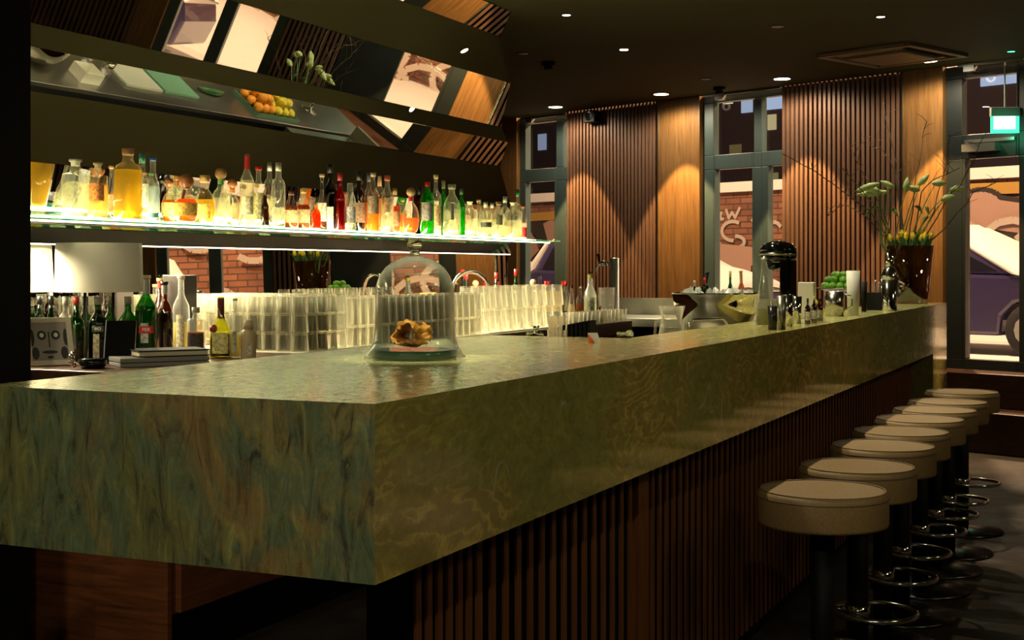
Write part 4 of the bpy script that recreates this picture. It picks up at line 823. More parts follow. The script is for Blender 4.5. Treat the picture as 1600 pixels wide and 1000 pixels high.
# ------------------------------------------------------------------ bell jar on the bar
e = thing('glass_dome', (JAR[0], JAR[1], BAR + .001), 'large glass bell jar with ball knob standing on the stone bar', 'glass dome'); e.scale = (1.06, 1.06, .96)
D = [(.118, .002), (.121, .004), (.114, .010), (.104, .028), (.0965, .055), (.0935, .09), (.093, .165), (.091, .188), (.083, .214), (.069, .236), (.05, .252), (.03, .262), (.014, .266)]
MB().lathe(D, 64, caps=False).lathe([(max(a - .003, .006), z) for a, z in D], 64, caps=False).build('dome', M_DOME, e)
M_SOLID = pm('solid_glass', (.9, .97, .93), .02, trans=1)
MB().lathe([(.014, .2665), (.012, .272), (.013, .278)] + [(max(.018 * math.sin(PI * (.22 + .78 * i / 9)), 1e-4), .294 - .018 * math.cos(PI * (.22 + .78 * i / 9))) for i in range(10)], 24).build('knob', M_SOLID, e)
MB().lathe([(.098, 0), (.1, .002), (.1, .021), (.097, .023)], 48).build('base_plate', pm('green_glass_base', (.03, .075, .04), .06, coat=.5), e)
# golden crumpled object inside
mb = MB(); n, k = 60, 12; v = []
rnd = [random.uniform(-1, 1) for _ in range(16)]
for i in range(n):
    a = 2 * PI * i / n
    for j in range(k + 1):
        w = j / k - .5
        R0 = .034 * (1 + .22 * math.cos(a - .6) + .10 * math.sin(3 * a + 2) + .04 * math.sin(9 * a + w * 9)) * (1 - .5 * abs(w) + .18 * math.sin(2 * a + w * 6))
        X = w * .062 + .009 * math.sin(2 * a + 1) + .004 * math.sin(7 * a)
        v.append((X, R0 * 1.22 * math.cos(a), .037 + R0 * .92 * math.sin(a) + .003 * math.sin(11 * a + 14 * w)))
fs = [(i * (k + 1) + j, ((i + 1) % n) * (k + 1) + j, ((i + 1) % n) * (k + 1) + j + 1, i * (k + 1) + j + 1) for i in range(n) for j in range(k)]
mg, tg, bg = nt('golden_leather'); cg = ramp(tg, [(.35, (.30, .08, .01)), (.6, (.75, .36, .05))], noise(tg, coords(tg), 38, 5, .6, 1)); tg.links.new(cg.outputs[0], bg.inputs['Base Color']); bg.inputs['Roughness'].default_value = .25
mb.add(v, fs, 0, True); o = mb.build('dried_husk', mg, loc=(JAR[0] - .004, JAR[1] + .003, BAR + .0235)); o.rotation_euler = (0, 0, -.15); o.scale = (1.15, 1.18, .98)
sm = o.modifiers.new('thick', 'SOLIDIFY'); sm.thickness = .003
tag(o, 'crumpled golden brown dried husk displayed under the glass dome', 'ornament')

# ------------------------------------------------------------------ things on the bar
def on_bar(px, py): x, y = at_z(px, py, BAR); return x, y, mpp(x, y)
# straws and rack: stand just behind the wide part on the inner worktop
x, y = 4.42, 4.42 * math.tan(theta(871)); s = mpp(x, y); tag(MB().box(UM + .02, 4.95, 2.01, 2.36, .86, .93).box(UM + .05, 4.9, 2.05, 2.3, .0, .86, 1).build('sink_station', [M_BRUSH, M_BLACK], bevel=.004), 'steel sink station behind the wide end of the bar', 'sink')
y = min(y, 1.93); e = thing('straw_cup', (x, y, 1.051), 'glass cup packed with pale drinking straws behind the bar edge', 'cup')
MB().lathe([(.01, 0), (.03, 0), (.036, .09), (.033, .09), (.027, .004), (.01, .004)], 18, caps=False).build('cup', M_GLASSWARE, e)
for q in range(34):
    a = random.uniform(0, 2 * PI); rr = .023 * math.sqrt(random.random()); tp = 1.55
    MB().tube([(rr * math.cos(a), rr * math.sin(a), .005), (rr * tp * math.cos(a), rr * tp * math.sin(a), .135 + random.uniform(-.006, .006))], .0028, 6).build('straw', pm('straw_paper', (.66, .55, .32), .6), e)
x2, y2 = 4.46, min(4.46 * math.tan(theta(905)), 1.85)
mb = MB(); mb.box(-.03, .03, -.055, .055, 0, .01)
for k in range(7): mb.box(-.03, .03, -.052 + k * .016, -.052 + k * .016 + .009, .01, .125 - k * .003)
tag(mb.build('napkin_holder', M_BLACK, loc=(x2, y2, 1.051), bevel=.001), 'black slotted holder right of the straws behind the bar edge', 'holder')
# white folded card
x, y, s = on_bar(930, 536); x = min(x, UM - .04); y = x * math.tan(theta(930)); e = thing('folded_card', (x, y, BAR + .0005), 'white folded card with orange inner side standing on the bar edge', 'card', rz=-1.1)
MB().add([(-.02, 0, 0), (.018, .005, 0), (.008, .012, .03), (-.022, .008, .03)], [(0, 1, 2, 3)]).build('white_flap', pm('white_card', (.85, .82, .75), .7), e).modifiers.new('s', 'SOLIDIFY').thickness = .001
MB().add([(-.02, -.001, 0), (-.004, -.022, 0), (-.016, -.02, .018), (-.022, .007, .029)], [(0, 1, 2, 3)]).build('orange_flap', pm('orange_card', (.8, .12, .03), .6), e).modifiers.new('s', 'SOLIDIFY').thickness = .001
# tiny chrome mixer tap and glass tealight
x, y, s = on_bar(838, 533); x = UM - .03; y = x * math.tan(theta(838)); e = thing('bottle_opener', (x, y, BAR + .001), 'small chrome corkscrew lying on the bar edge left of the straws', 'opener')
MB().tube([(0, .03, .006), (0, .01, .014), (0, -.02, .006)], .005).tube([(0, .008, .012), (.0, .004, .034)], .006).ball((0, .03, .008), .007).ball((0, -.02, .008), .007).build('opener_body', M_CHROME, e); MB().tube([(0, 0, .012), (.003, -.008, .036)], .004).build('lever', M_CHROME, e)
x = UM - .04; y = x * math.tan(theta(978)); e = thing('glass_stopper', (x, max(y, V0 + .05), BAR + .015), 'clear glass stopper lying on the bar beside the folded card', 'stopper')
MB().ball((0, -.012, 0), .014, 14).build('ball', M_SOLID, e); MB().lathe([(.011, 0), (.005, .01), (.009, .028)], 14, (0, 0, 0), rot=Matrix.Rotation(-PI / 2, 3, 'X')).build('stem', M_SOLID, e)
# mixing glass + strainer near bar back edge, on the inner worktop
WT = 1.051
def inner(px, y): return (y / math.tan(theta(px)), y)
x, y = inner(1050, 1.60); s = mpp(x, y); e = thing('mixing_glass', (x, y, WT), 'thick glass mixing jug with flared rim in front of the steel bowl', 'jug'); rr = 21 * s; hh = zz(478, x, y) - WT
MB().lathe([(rr * .2, 0), (rr * .72, 0), (rr * .95, .012), (rr * 1.0, hh * .3), (rr * .9, hh * .55), (rr * .75, hh * .72), (rr * .98, hh), (rr * .9, hh), (rr * .67, hh * .72), (rr * .8, hh * .5), (rr * .9, hh * .25), (rr * .6, .016), (rr * .2, .016)], 28, caps=False).build('jug_body', M_GLASSWARE, e)
MB().tube([(0, rr * .7, hh * .7), (0, rr * 1.25, hh * .62), (0, rr * 1.35, hh * .35), (0, rr * .95, hh * .15)], .005).build('handle', M_GLASSWARE, e)
x, y = inner(1106, 1.56); s = mpp(x, y); e = thing('basin_handle', (x, y, WT), 'chrome hoop handle in front of the steel bowl', 'handle'); zt = zz(499, x, y) - WT; d_ = Vector((.93, -.37, 0))
w = .14; pts = [d_ * -w] + [d_ * (-w + .02) + Vector((0, 0, zt)) * .85, d_ * (-w + .045) + Vector((0, 0, zt)), d_ * (w - .045) + Vector((0, 0, zt)), d_ * (w - .02) + Vector((0, 0, zt)) * .85, d_ * w]
tag(e, 'chrome hoop rail in front of the steel bowl', 'rail'); MB().tube(pts, .006, 10).build('hoop', M_CHROME, e)
# big steel bowl with ice
x, y = inner(1118, 1.72); s = mpp(x, y); R_ = 67 * s; zt = zz(457, x, y) - WT; BOWL = (x, y, R_, zt)
e = thing('ice_bowl', (x, y, WT), 'large polished steel bowl of ice holding bottles', 'bowl')
P = [(R_ * .38, 0)] + [(R_ * (.38 + .62 * math.sin(PI / 2 * i / 8)), zt * (1 - math.cos(PI / 2 * i / 8) ** 1.0) * .93) for i in range(1, 9)] + [(R_ * 1.03, zt * .96), (R_ * 1.04, zt), (R_ * .99, zt), (R_ * .96, zt * .9)]
MB().lathe(P + [(R_ * .6, zt * .25), (.001, zt * .1)], 48, caps=True).build('bowl', pm('polished_steel', (.62, .58, .46), .08, 1), e)
mb = MB()
for k in range(70):
    a = random.uniform(0, 2 * PI); q = R_ * .86 * math.sqrt(random.random()); c = random.uniform(.010, .017); rt = Matrix.Rotation(random.uniform(0, 3), 3, Vector((random.random(), random.random(), random.random() + .1)).normalized())
    vv = [rt @ Vector((i, j, l_)) * c for l_ in (-1, 1) for j in (-1, 1) for i in (-1, 1)]
    mb.add([(p.x + q * math.cos(a), p.y + q * math.sin(a), p.z + zt * .86 + random.uniform(0, .035)) for p in vv], [(0, 2, 3, 1), (4, 5, 7, 6), (0, 1, 5, 4), (2, 6, 7, 3), (0, 4, 6, 2), (1, 3, 7, 5)])
mb.build('ice', pm('ice', (.85, .88, .85), .2, trans=.3), None, loc=(x, y, WT)); tag(bpy.data.objects['ice'], 'loose ice cubes heaped in the steel bowl', 'ice', kind='stuff')
def in_bowl(px, top, w, dy, shape, lab, tilt=(0, 0), **kw):
    d = depth(x, y) + dy; an = math.atan((px - CX) / F); q_ = d / math.cos(an); xx, yy = q_ * math.cos(theta(px)), q_ * math.sin(theta(px))
    z0 = WT + zt * .35; b = bottle(xx, yy, z0, w * mpp(xx, yy) / 2, zz(top, xx, yy) - z0, shape, lab, group='bottles in the ice bowl', **kw); b.rotation_euler = (tilt[0], tilt[1], 0)
in_bowl(1094, 424, 17, .02, 'wine', 'dark champagne bottle leaning in the ice bowl', (.12, .1), glass=M_DKGREENB, liq=None, cap=('cork', (.02, .02, .02)), neck=((.02, .02, .02), .25))
in_bowl(1085, 438, 10, .05, 'spirit', 'green bottle at the left edge of the ice bowl', glass=M_GREENB, liq=None, cap=('screw', (.4, .4, .4)), neck=((.3, .5, .35), .1))
in_bowl(1101, 434, 10, -.04, 'spirit', 'green bottle with red neck in the ice bowl', glass=M_GREENB, liq=None, cap=('screw', RED))
in_bowl(1141, 423, 10, .05, 'wine', 'slim green bottle with gold top in the ice bowl', glass=M_GREENB, liq=None, cap=('screw', (.6, .5, .2)))
in_bowl(1160, 422, 13, -.03, 'wine', 'bottle with rosy gold foil leaning right in the ice bowl', (.0, -.12), glass=clear('rose_bottle', (.8, .4, .25), (.9, .5, .3), .6, .3, .7), liq=None, cap=('cork', (.75, .42, .22)), neck=((.75, .42, .22), .4))
# black machine
x, y = inner(1212, 1.56); s = mpp(x, y)
x, y = (1.38 / math.tan(theta(1216)), 1.38); s = mpp(x, y); e = thing('juice_press', (x, y, BAR), 'glossy black domed electric juicer with glass holder on the bar', 'juicer'); hh = zz(376, x, y) - BAR; e.rotation_euler = (0, 0, -.15)
mb = MB(); mb.lathe([(.055, hh * .73), (.075, hh * .78), (.078, hh * .82)], 32, sx=1, sy=1).build('head_lower', M_GLOSSBLACK, e)
MB().lathe([(.080, hh * .82), (.080, hh * .845)], 32).build('steel_band', M_STEEL, e)
MB().lathe([(.078, hh * .846), (.076, hh * .9), (.06, hh * .96), (.03, hh * .99), (.001, hh)], 32).build('lid', M_GLOSSBLACK, e)
MB().box(-.045, .045, -.068, -.02, .012, hh * .78).build('column', M_GLOSSBLACK, e, .012); MB().box(-.06, .06, -.075, .07, 0, .012).build('foot', M_GLOSSBLACK, e, .004)
MB().lathe([(.04, hh * .74), (.025, hh * .66), (.006, hh * .63)], 20, (0, .02, 0)).build('spout', M_GLOSSBLACK, e)
GB = 'small bottles and jiggers on the bar'
def ledge(px, yy): return (yy / math.tan(theta(px)), yy)
x, y = ledge(1194, 1.32); s = mpp(x, y); bottle(x, y, BAR, 13 * s, zz(400, x, y) - BAR, 'cone', 'glass carafe with tall pourer before the black juicer', cap=('pour', SIL, .8), liq=(.5, .5, .25), fill=.25, group=GB, name='carafe')
x, y = ledge(1217, 1.24); s = mpp(x, y)
def cup(px, yy, top, w, name, lab, cat, mat, k=.85, extra=None):
    x, y = ledge(px, yy); s = mpp(x, y); r = w * s / 2; h = zz(top, x, y) - BAR
    o = MB().lathe([(r * k * .3, 0), (r * k, 0), (r, h), (r * .93, h), (r * k * .9, .006), (r * k * .3, .006)], 22, caps=False).build(name, mat, loc=(x, y, BAR)); tag(o, lab, cat, GB); return o, r, h
cup(1207, 1.22, 478, 15, 'tin_cup', 'small dark tin cup before the carafe', 'cup', pm('dark_tin', (.02, .02, .02), .25), .9)
cup(1221, 1.20, 462, 15, 'steel_cup', 'short steel cup left of the tall shaker tins', 'cup', M_BRUSH)
cup(1231, 1.24, 460, 17, 'shaker_tin', 'tall steel shaker tin at the foot of the black juicer', 'shaker', M_CHROME, .86)
cup(1245, 1.27, 463, 16, 'shaker_tin', 'shorter leaning steel shaker tin right of the tall one', 'shaker', M_CHROME, .8)
x, y = ledge(1261, 1.36); s = mpp(x, y); tag(MB().box(-.03, .03, -.035, .035, 0, zz(441, x, y) - BAR).build('napkin_stack', pm('napkin', (.8, .78, .68), .9), loc=(x, y, BAR), bevel=.003), 'stack of white paper napkins right of the black juicer', 'napkins')
for px, yy, top, w, lab, g, l_, c in ((1262, 1.22, 466, 9, 'small dark dasher bottle, left of three', M_BROWNB, (.1, .03, .01), BLK), (1272, 1.22, 463, 9, 'small dark dasher bottle, middle of three', M_BROWNB, (.1, .03, .01), (.7, .6, .3)), (1281, 1.24, 466, 10, 'small dark dasher bottle, right of three', M_BROWNB, (.1, .03, .01), BLK)):
    x, y = ledge(px, yy); s = mpp(x, y); bottle(x, y, BAR, w * s / 2, zz(top, x, y) - BAR, 'spirit', lab, glass=g, liq=l_, cap=('screw', c), paperc=(.7, .65, .5), group=GB)
o, r, h = cup(1304, 1.30, 455, 30, 'steel_pitcher', 'steel milk pitcher with side handle before the limes', 'pitcher', M_STEEL, .95)
MB().tube([(.3 * r, -r * .9, h * .9), (.45 * r, -r * 1.7, h * .8), (.45 * r, -r * 1.7, h * .4), (.3 * r, -r * .9, h * .25)], .004).build('handle', M_CHROME, o)
o, r, h = cup(1333, 1.24, 423, 21, 'tall_tumbler', 'tall frosted white tumbler in front of the limes', 'glass', pm('frosted_white', (.62, .62, .55), .5), .8)
cup(1350, 1.30, 440, 10, 'black_cup', 'narrow black cup right of the frosted tumbler', 'cup', M_BLACK, .8)
x, y = ledge(1371, 1.30); s = mpp(x, y); e = thing('bottle_tray', (x, y, BAR), 'black open box filled with little glass flasks beside the cobbler shaker', 'box', rz=.0); hw = .085; hb = zz(457, x, y) - BAR
MB().box(-.12, .12, -hw, hw * .6, 0, .004).box(-.12, -.115, -hw, hw * .6, .004, hb).box(.115, .12, -hw, hw * .6, .004, hb).box(-.115, .115, -hw, -hw + .005, .004, hb).box(-.115, .115, hw * .6 - .005, hw * .6, .004, hb).build('box_walls', M_BLACK, e)
for k in range(8):
    xx = x - .09 + (k % 4) * .06; yy = y - .05 + (k // 4) * .055
    b = bottle(xx, yy, BAR + .005, .021, .135 + (k % 3) * .012, 'cone', 'little glass flask with pourer standing in the black box', liq=None, cap=('pour', SIL, .8) if k % 2 else None, group='flasks in the black box')
x, y = ledge(1390, 1.20); x += .0; s = mpp(x, y); e = thing('cobbler_shaker', (x, y, BAR), 'shiny steel cobbler shaker with strainer cap left of the vase', 'shaker'); h = zz(404, x, y) - BAR; r = 13.5 * s
MB().lathe([(r * .8, 0), (r * .82, .004), (r, h * .62)], 28).build('tin', M_CHROME, e); MB().lathe([(r * 1.02, h * .62), (r * .98, h * .68), (r * .7, h * .8), (r * .48, h * .84)], 28).build('strainer', M_CHROME, e); MB().lathe([(r * .52, h * .84), (r * .5, h * .97), (r * .4, h)], 24).build('cap', M_CHROME, e)
# limes on a dish
lx, ly = inner(1310, 1.74); s = mpp(lx, ly); rr = 34 * s; zb = zz(452, lx, ly)
e = thing('fruit_stand', (lx, ly, WT), 'steel fruit stand piled with limes', 'stand'); MB().lathe([(.07, 0), (.07, .006), (.012, .012), (.012, zb - WT - .02), (rr * .6, zb - WT - .012), (rr, zb - WT + .006), (rr * .97, zb - WT + .01), (rr * .5, zb - WT - .006), (.001, zb - WT - .006)], 28, caps=False).build('dish', M_STEEL, e)
M_LIME = pm('lime_skin', (.16, .42, .03), .35); M_LEAF = pm('leaf_green', (.04, .14, .03), .5)
lime = MB().lathe([(.001, -.03), (.006, -.027), (.017, -.02), (.0235, -.008), (.0235, .008), (.017, .02), (.006, .027), (.001, .03)], 14, caps=False).build('lime', M_LIME)
pos = []
for lay, (cnt_, rad) in enumerate(((11, .085), (5, .04), (7, .062), (3, .03), (1, 0))):
    for k in range(cnt_):
        a = 2 * PI * k / cnt_ + lay; hz = {0: .022, 1: .022, 2: .060, 3: .092, 4: .062}[lay]; pos.append((lx + rad * math.cos(a), ly + rad * math.sin(a), zb + hz))
for k, p in enumerate(pos):
    o = lime if k == 0 else lime.copy()
    if k: scene.collection.objects.link(o)
    o.location = p; o.rotation_euler = (random.uniform(1, 2), random.uniform(0, 3), random.uniform(0, 3)); tag(o, 'bright green lime in the pile beside the frosted tumbler', 'lime', 'limes on the fruit stand')
# cucumber, ginger, citrus and boards on the inner worktop (seen in the mirrors)
x, y = 7.6, 1.78; o = MB().tube([(-.14, -.02, 0), (-.07, 0, .004), (0, .01, .006), (.08, .005, .004), (.15, -.02, 0)], [.006, .02, .023, .02, .006], 14).build('cucumber', pm('cucumber_skin', (.02, .09, .02), .4), loc=(x, y, WT + .02)); tag(o, 'dark green cucumber lying on the inner worktop', 'cucumber')
M_ORG = pm('orange_peel', (.85, .32, .02), .45); M_LEM = pm('lemon_peel', (.75, .62, .04), .45)
x, y = 8.18, 1.84; e = thing('fruit_tray', (x, y, WT), 'shallow green tray holding oranges and lemons behind the bar', 'tray'); MB().box(-.26, .26, -.13, .13, 0, .006).box(-.26, -.254, -.13, .13, .006, .03).box(.254, .26, -.13, .13, .006, .03).box(-.254, .254, -.13, -.124, .006, .03).box(-.254, .254, .124, .13, .006, .03).build('tray', pm('tray_green', (.10, .2, .12), .4), e)
fr_p = {}
for nm, m_, cells in (('orange', M_ORG, [(i, j, 0) for i in range(3) for j in range(3)] + [(i + .5, j + .5, 1) for i in range(2) for j in range(2)]), ('lemon', M_LEM, [(i + 3.2, j, 0) for i in range(3) for j in range(3)] + [(i + 3.7, j + .5, 1) for i in range(2) for j in range(2)])):
    pr = MB().ball((0, 0, 0), .036, 16).build(nm, m_) if nm == 'orange' else MB().lathe([(.001, -.043), (.008, -.038), (.026, -.022), (.031, 0), (.026, .022), (.008, .038), (.001, .043)], 16, caps=False).build(nm, m_)
    for k, (i, j, l_) in enumerate(cells):
        o = pr if k == 0 else pr.copy()
        if k: scene.collection.objects.link(o)
        o.location = (x - .21 + i * .076, y - .08 + j * .077, WT + .044 + l_ * .056); o.rotation_euler = (1.57, random.uniform(-.3, .3), random.uniform(-.4, .4)); tag(o, '%s lying in the %s layer of the green fruit tray' % (nm, 'lower' if l_ == 0 else 'upper'), nm, nm + 's in the fruit tray')
for k in range(2):
    tag(MB().box(-.17, .17, -.12, .12, 0, .018).build('cutting_board', pm('board_%d' % k, ((.12, .26, .16), (.45, .45, .36))[k], .5), loc=(7.2 - k * .37, 1.76, WT), bevel=.003), ('green', 'cream')[k] + ' cutting board lying on the inner worktop', 'cutting board')
for k, (xx, yy, r_, h_) in enumerate(((6.42, 1.72, .038, .13), (6.52, 1.80, .038, .15))): tag(MB().lathe([(r_, 0), (r_, h_), (r_ * .94, h_), (r_ * .94, .004)], 24).build('steel_canister', M_CHROME, loc=(xx, yy, WT)), ('shorter', 'taller')[k] + ' steel canister on the inner worktop behind the bar', 'canister')
tag(MB().box(-.08, .08, -.06, .06, 0, .004).box(-.08, -.076, -.06, .06, .004, .07).box(.076, .08, -.06, .06, .004, .07).box(-.076, .076, -.06, -.056, .004, .07).box(-.076, .076, .056, .06, .004, .07).build('plastic_tub', M_TRAY, loc=(6.3, 1.87, WT)), 'open white plastic tub on the inner worktop behind the bar', 'tub')
# vase with flowers
x, y = ledge(1421, 1.34); s = mpp(x, y); VX, VY = x, y; h = zz(384, x, y) - BAR; r1 = 36.5 * s; r0 = 27 * s
e = thing('vase', (x, y, BAR), 'tall amber brown glass vase full of flowers at the end of the bar', 'vase')
M_AMBERG = clear('amber_vase_glass', (.42, .22, .07), (.4, .2, .06), .22, .5, .15, .03)
MB().lathe([(.001, .0), (r0, 0), (r0 * 1.02, .004), (r1, h), (r1 - .006, h), (r0 - .006, .03), (.001, .025)], 40, caps=False).build('vase_body', M_AMBERG, e)
MB().lathe([(r0 - .012, .031), (r0 - .007, h * .3), (.001, h * .3)], 30).build('water', liquid((.35, .35, .08), .35), e)
FG = 'flowers in the amber vase'
def scr(px, py, dy=0.0):                 # a point above the vase, dy metres nearer to (-) or farther from the mirror side
    yy = VY + dy; xx = yy / math.tan(theta(px)); xx = VX + (xx - VX) * 1.0
    d = depth(VX, VY); a = math.atan((px - CX) / F); r = d / math.cos(a); t = theta(px); X, Y = r * math.cos(t), r * math.sin(t)
    k = 1 + dy / d; return Vector((X * k, Y * k, zz(py, X * k, Y * k)))
M_STEM = pm('stem_green', (.14, .28, .06), .5); M_TW = pm('twig_bark', (.14, .085, .045), .8); M_TUL = pm('tulip_petal', (.95, .68, .02), .5); M_BUD = pm('lily_bud', (.50, .62, .24), .5)
def stem(name, base, pts, r, mat, lab, cat, group=FG):
    e = thing(name, tuple(base), lab, cat, group); P = [Vector((0, 0, 0))] + [p - base for p in pts]; MB().tube(P, [r * (1 - .5 * i / len(P)) for i in range(len(P))], 6).build('stem', mat, e); return e
def smooth_pts(a, b, sag, n=6):
    return [a.lerp(b, i / n) + sag * math.sin(PI * i / n) for i in range(1, n + 1)]
def leaf(e, base, p0, p1, w, mat, name='leaf'):
    d = (p1 - p0); L = d.length; d.normalize(); sd = d.cross(Vector((-.9, -.3, .1))).normalized(); v = []
    for i in range(7):
        k = i / 6; ww = w * math.sin(PI * min(.97, k * .9 + .05)); c = p0.lerp(p1, k) + Vector((0, 0, .02 * math.sin(PI * k))); v += [c - sd * ww - base, c + Vector((-.004, 0, 0)) - base, c + sd * ww - base]
    o = MB().add(v, [(i * 3 + j, i * 3 + j + 1, i * 3 + j + 4, i * 3 + j + 3) for i in range(6) for j in range(2)], 0, True).build(name, mat, e); o.modifiers.new('s', 'SOLIDIFY').thickness = .0012
def bud(e, c, d, L, r, mat, name='flower_bud'):
    rot = Vector((0, 0, 1)).rotation_difference(d).to_matrix(); MB().lathe([(.001, -L / 2), (r * .5, -L * .42), (r, -L * .12), (r * .85, L * .15), (r * .4, L * .38), (.001, L / 2)], 12, tuple(c), rot=rot, caps=False).build(name, mat, e)
for k in range(14):
    a = 2 * PI * k / 14; q = .5 + .4 * (k % 2); base = Vector((VX + .05 * math.cos(a), VY + .05 * math.sin(a), BAR + .05)); top = Vector((VX + r1 * q * math.cos(a), VY + r1 * q * math.sin(a), BAR + h + random.uniform(.01, .075)))
    e = stem('tulip', base, smooth_pts(base, top, Vector((0, 0, 0)), 4), .004, M_STEM, 'yellow tulip among the tulips massed at the vase rim', 'flower')
    d = Vector((math.cos(a) * .15, math.sin(a) * .15, 1)).normalized(); bud(e, top - base + d * .02, d, .055, .016, M_TUL)
    for q2 in range(2):
        o2 = Vector((random.uniform(-.03, .03), random.uniform(-.03, .03), 0)); leaf(e, base, base.lerp(top, .75), top + o2 + Vector((0, 0, random.uniform(-.01, .03))), .012, M_LEAF)
lil = [((1372, 287), (1338, 298), -.06), ((1385, 300), (1340, 304), .05), ((1393, 292), (1380, 285), -.02), ((1376, 300), (1350, 292), .02), ((1462, 286), (1474, 286), -.03), ((1488, 296), (1505, 294), .03), ((1470, 312), (1492, 306), -.05), ((1432, 296), (1420, 293), 0), ((1440, 284), (1446, 278), .03), ((1415, 300), (1418, 278), -.03)]
for k, (a, b, dy) in enumerate(lil):
    base = Vector((VX + .02 * math.cos(k), VY + .02 * math.sin(k), BAR + .05)); A = scr(a[0], a[1], dy); B = scr(b[0], b[1], dy); mid = scr(1400 + (a[0] - 1420) * .5, 380, dy)
    e = stem('lily', base, [mid] + smooth_pts(mid, A, Vector((0, 0, .03)), 4), .0045, M_STEM, 'pale green lily bud on a long stem, %s of the lilies in the vase' % ORD[k], 'flower'); d = (B - A); L = max(d.length, .09); bud(e, A.lerp(B, .5) - base, d.normalized(), L * 1.15, .023, M_BUD)
    if k % 2 == 0: leaf(e, base, mid.lerp(A, .6), mid.lerp(A, .6) + Vector((0, random.uniform(-.1, .1), -.05)), .012, M_STEM)
tw = [[(1395, 384), (1360, 330), (1318, 300), (1270, 265), (1222, 240)], [(1400, 384), (1370, 325), (1340, 290), (1315, 262)], [(1398, 384), (1380, 330), (1340, 255), (1330, 230)], [(1410, 384), (1405, 300), (1395, 230), (1380, 160)], [(1420, 384), (1428, 300), (1440, 230), (1448, 190)], [(1435, 384), (1460, 330), (1478, 260), (1484, 215)], [(1440, 384), (1475, 320), (1510, 270), (1540, 208)], [(1445, 384), (1490, 340), (1520, 300), (1556, 285)], [(1415, 384), (1395, 260), (1380, 235), (1358, 226)], [(1395, 384), (1350, 335), (1322, 320), (1292, 338)], [(1425, 384), (1440, 300), (1470, 275), (1500, 262)]]
for k, ln in enumerate(tw):
    base = Vector((VX + .04 * math.cos(k * 2.3), VY + .04 * math.sin(k * 2.3), BAR + .04)); dy = random.uniform(-.25, .2)
    P = [scr(a, b, dy * i / 3) for i, (a, b) in enumerate(ln)]; Q = []
    for i in range(len(P) - 1): Q += [P[i].lerp(P[i + 1], q / 3) + Vector((random.uniform(-.012, .012),) * 3) * (1 if q else .2) for q in range(3)]
    Q.append(P[-1]); e = stem('twig', base, Q, .0045, M_TW, 'thin bare brown twig, %s of those fanning out of the vase' % ORD[k], 'twig', 'bare twigs in the amber vase')
    for q in range(5):
        c = Q[random.randint(3, len(Q) - 1)]; d = Vector((random.uniform(-.05, .05), random.uniform(-.12, .12), random.uniform(.02, .12))); MB().tube([c - base, c + d * .5 + Vector((0, 0, .01)) - base, c + d - base], [.002, .0015, .001], 5).build('side_shoot', M_TW, e)

# ------------------------------------------------------------------ bar stools
M_SEAT = pm('brown_leather', (.17, .12, .07), .5); ms, tsn, bs = nt('taupe_leather'); ff = noise(tsn, coords(tsn), 160, 3); tsn.links.new(ramp(tsn, [(.3, (.23, .145, .06)), (.7, (.33, .21, .09))], ff).outputs[0], bs.inputs['Base Color']); bs.inputs['Roughness'].default_value = .55; bump(tsn, bs, ff, .2, .002)
def make_stool():
    e = thing('bar_stool', (0, 0, 0), '', 'bar stool', 'bar stools along the slatted bar front'); R_ = .185; zs = .72
    seat = MB().lathe([(R_ * .9, zs - .10), (R_ * .985, zs - .098), (R_, zs - .09), (R_, zs - .028), (R_ * 1.0, zs - .012), (R_ * .965, zs - .002), (R_ * .9, zs), (.001, zs + .002)], 56).build('seat', ms, e)
    MB().lathe([(R_ + .0005, zs - .022), (R_ + .003, zs - .019), (R_ + .0005, zs - .016)], 56, caps=False).lathe([(R_ * .955, zs - .0015), (R_ * .965, zs + .002), (R_ * .945, zs + .001)], 56, caps=False).build('piping', M_SEAT, seat)
    MB().lathe([(.034, .03), (.034, zs - .101)], 24).build('post', M_BLACK, e)
    MB().lathe([(.205, 0), (.207, .004), (.2, .012), (.06, .028), (.036, .032)], 48).build('base', pm('dark_chrome', (.10, .10, .10), .25, 1), e)
    pts = [(.035 - .05 + .13 * math.cos(a) * 1.0 + .0, -.055 + .13 * math.sin(a), .255) for a in [2 * PI * i / 40 for i in range(40)]]
    ring = MB().tube([(p[0] + .015, p[1], p[2]) for p in pts], .0085, 10, closed=True).build('foot_ring', M_CHROME, e)
    MB().tube([(0, .0, .255), (.0, .075, .255)], .009).lathe([(.04, .235), (.04, .275)], 20).build('ring_clamp', M_CHROME, ring)
    return e
stl = make_stool()
places = ['nearest the camera', 'second from the camera', 'third from the camera', 'fourth from the camera', 'fifth from the camera', 'sixth from the camera', 'seventh from the camera, third from the far end of the row', 'farthest from the camera, beside the steps']
places[6] = 'seventh from the camera'
for k, (a, b) in enumerate(((1185, 1386), (1250, 1429.6), (1299, 1460), (1334, 1482), (1369, 1505.7), (1396.6, 1525), (1420.8, 1541.8), (1447, 1559))):
    d = .37 * F / (b - a); px = (a + b) / 2; an = math.atan((px - CX) / F); r = d / math.cos(an); t = theta(px)
    o = stl if k == 0 else copy_tree(stl); o['label'] = 'round taupe leather bar stool on a black post, ' + places[k]
    o.location = (r * math.cos(t), r * math.sin(t), 0); o.rotation_euler = (0, 0, random.uniform(-.12, .12))

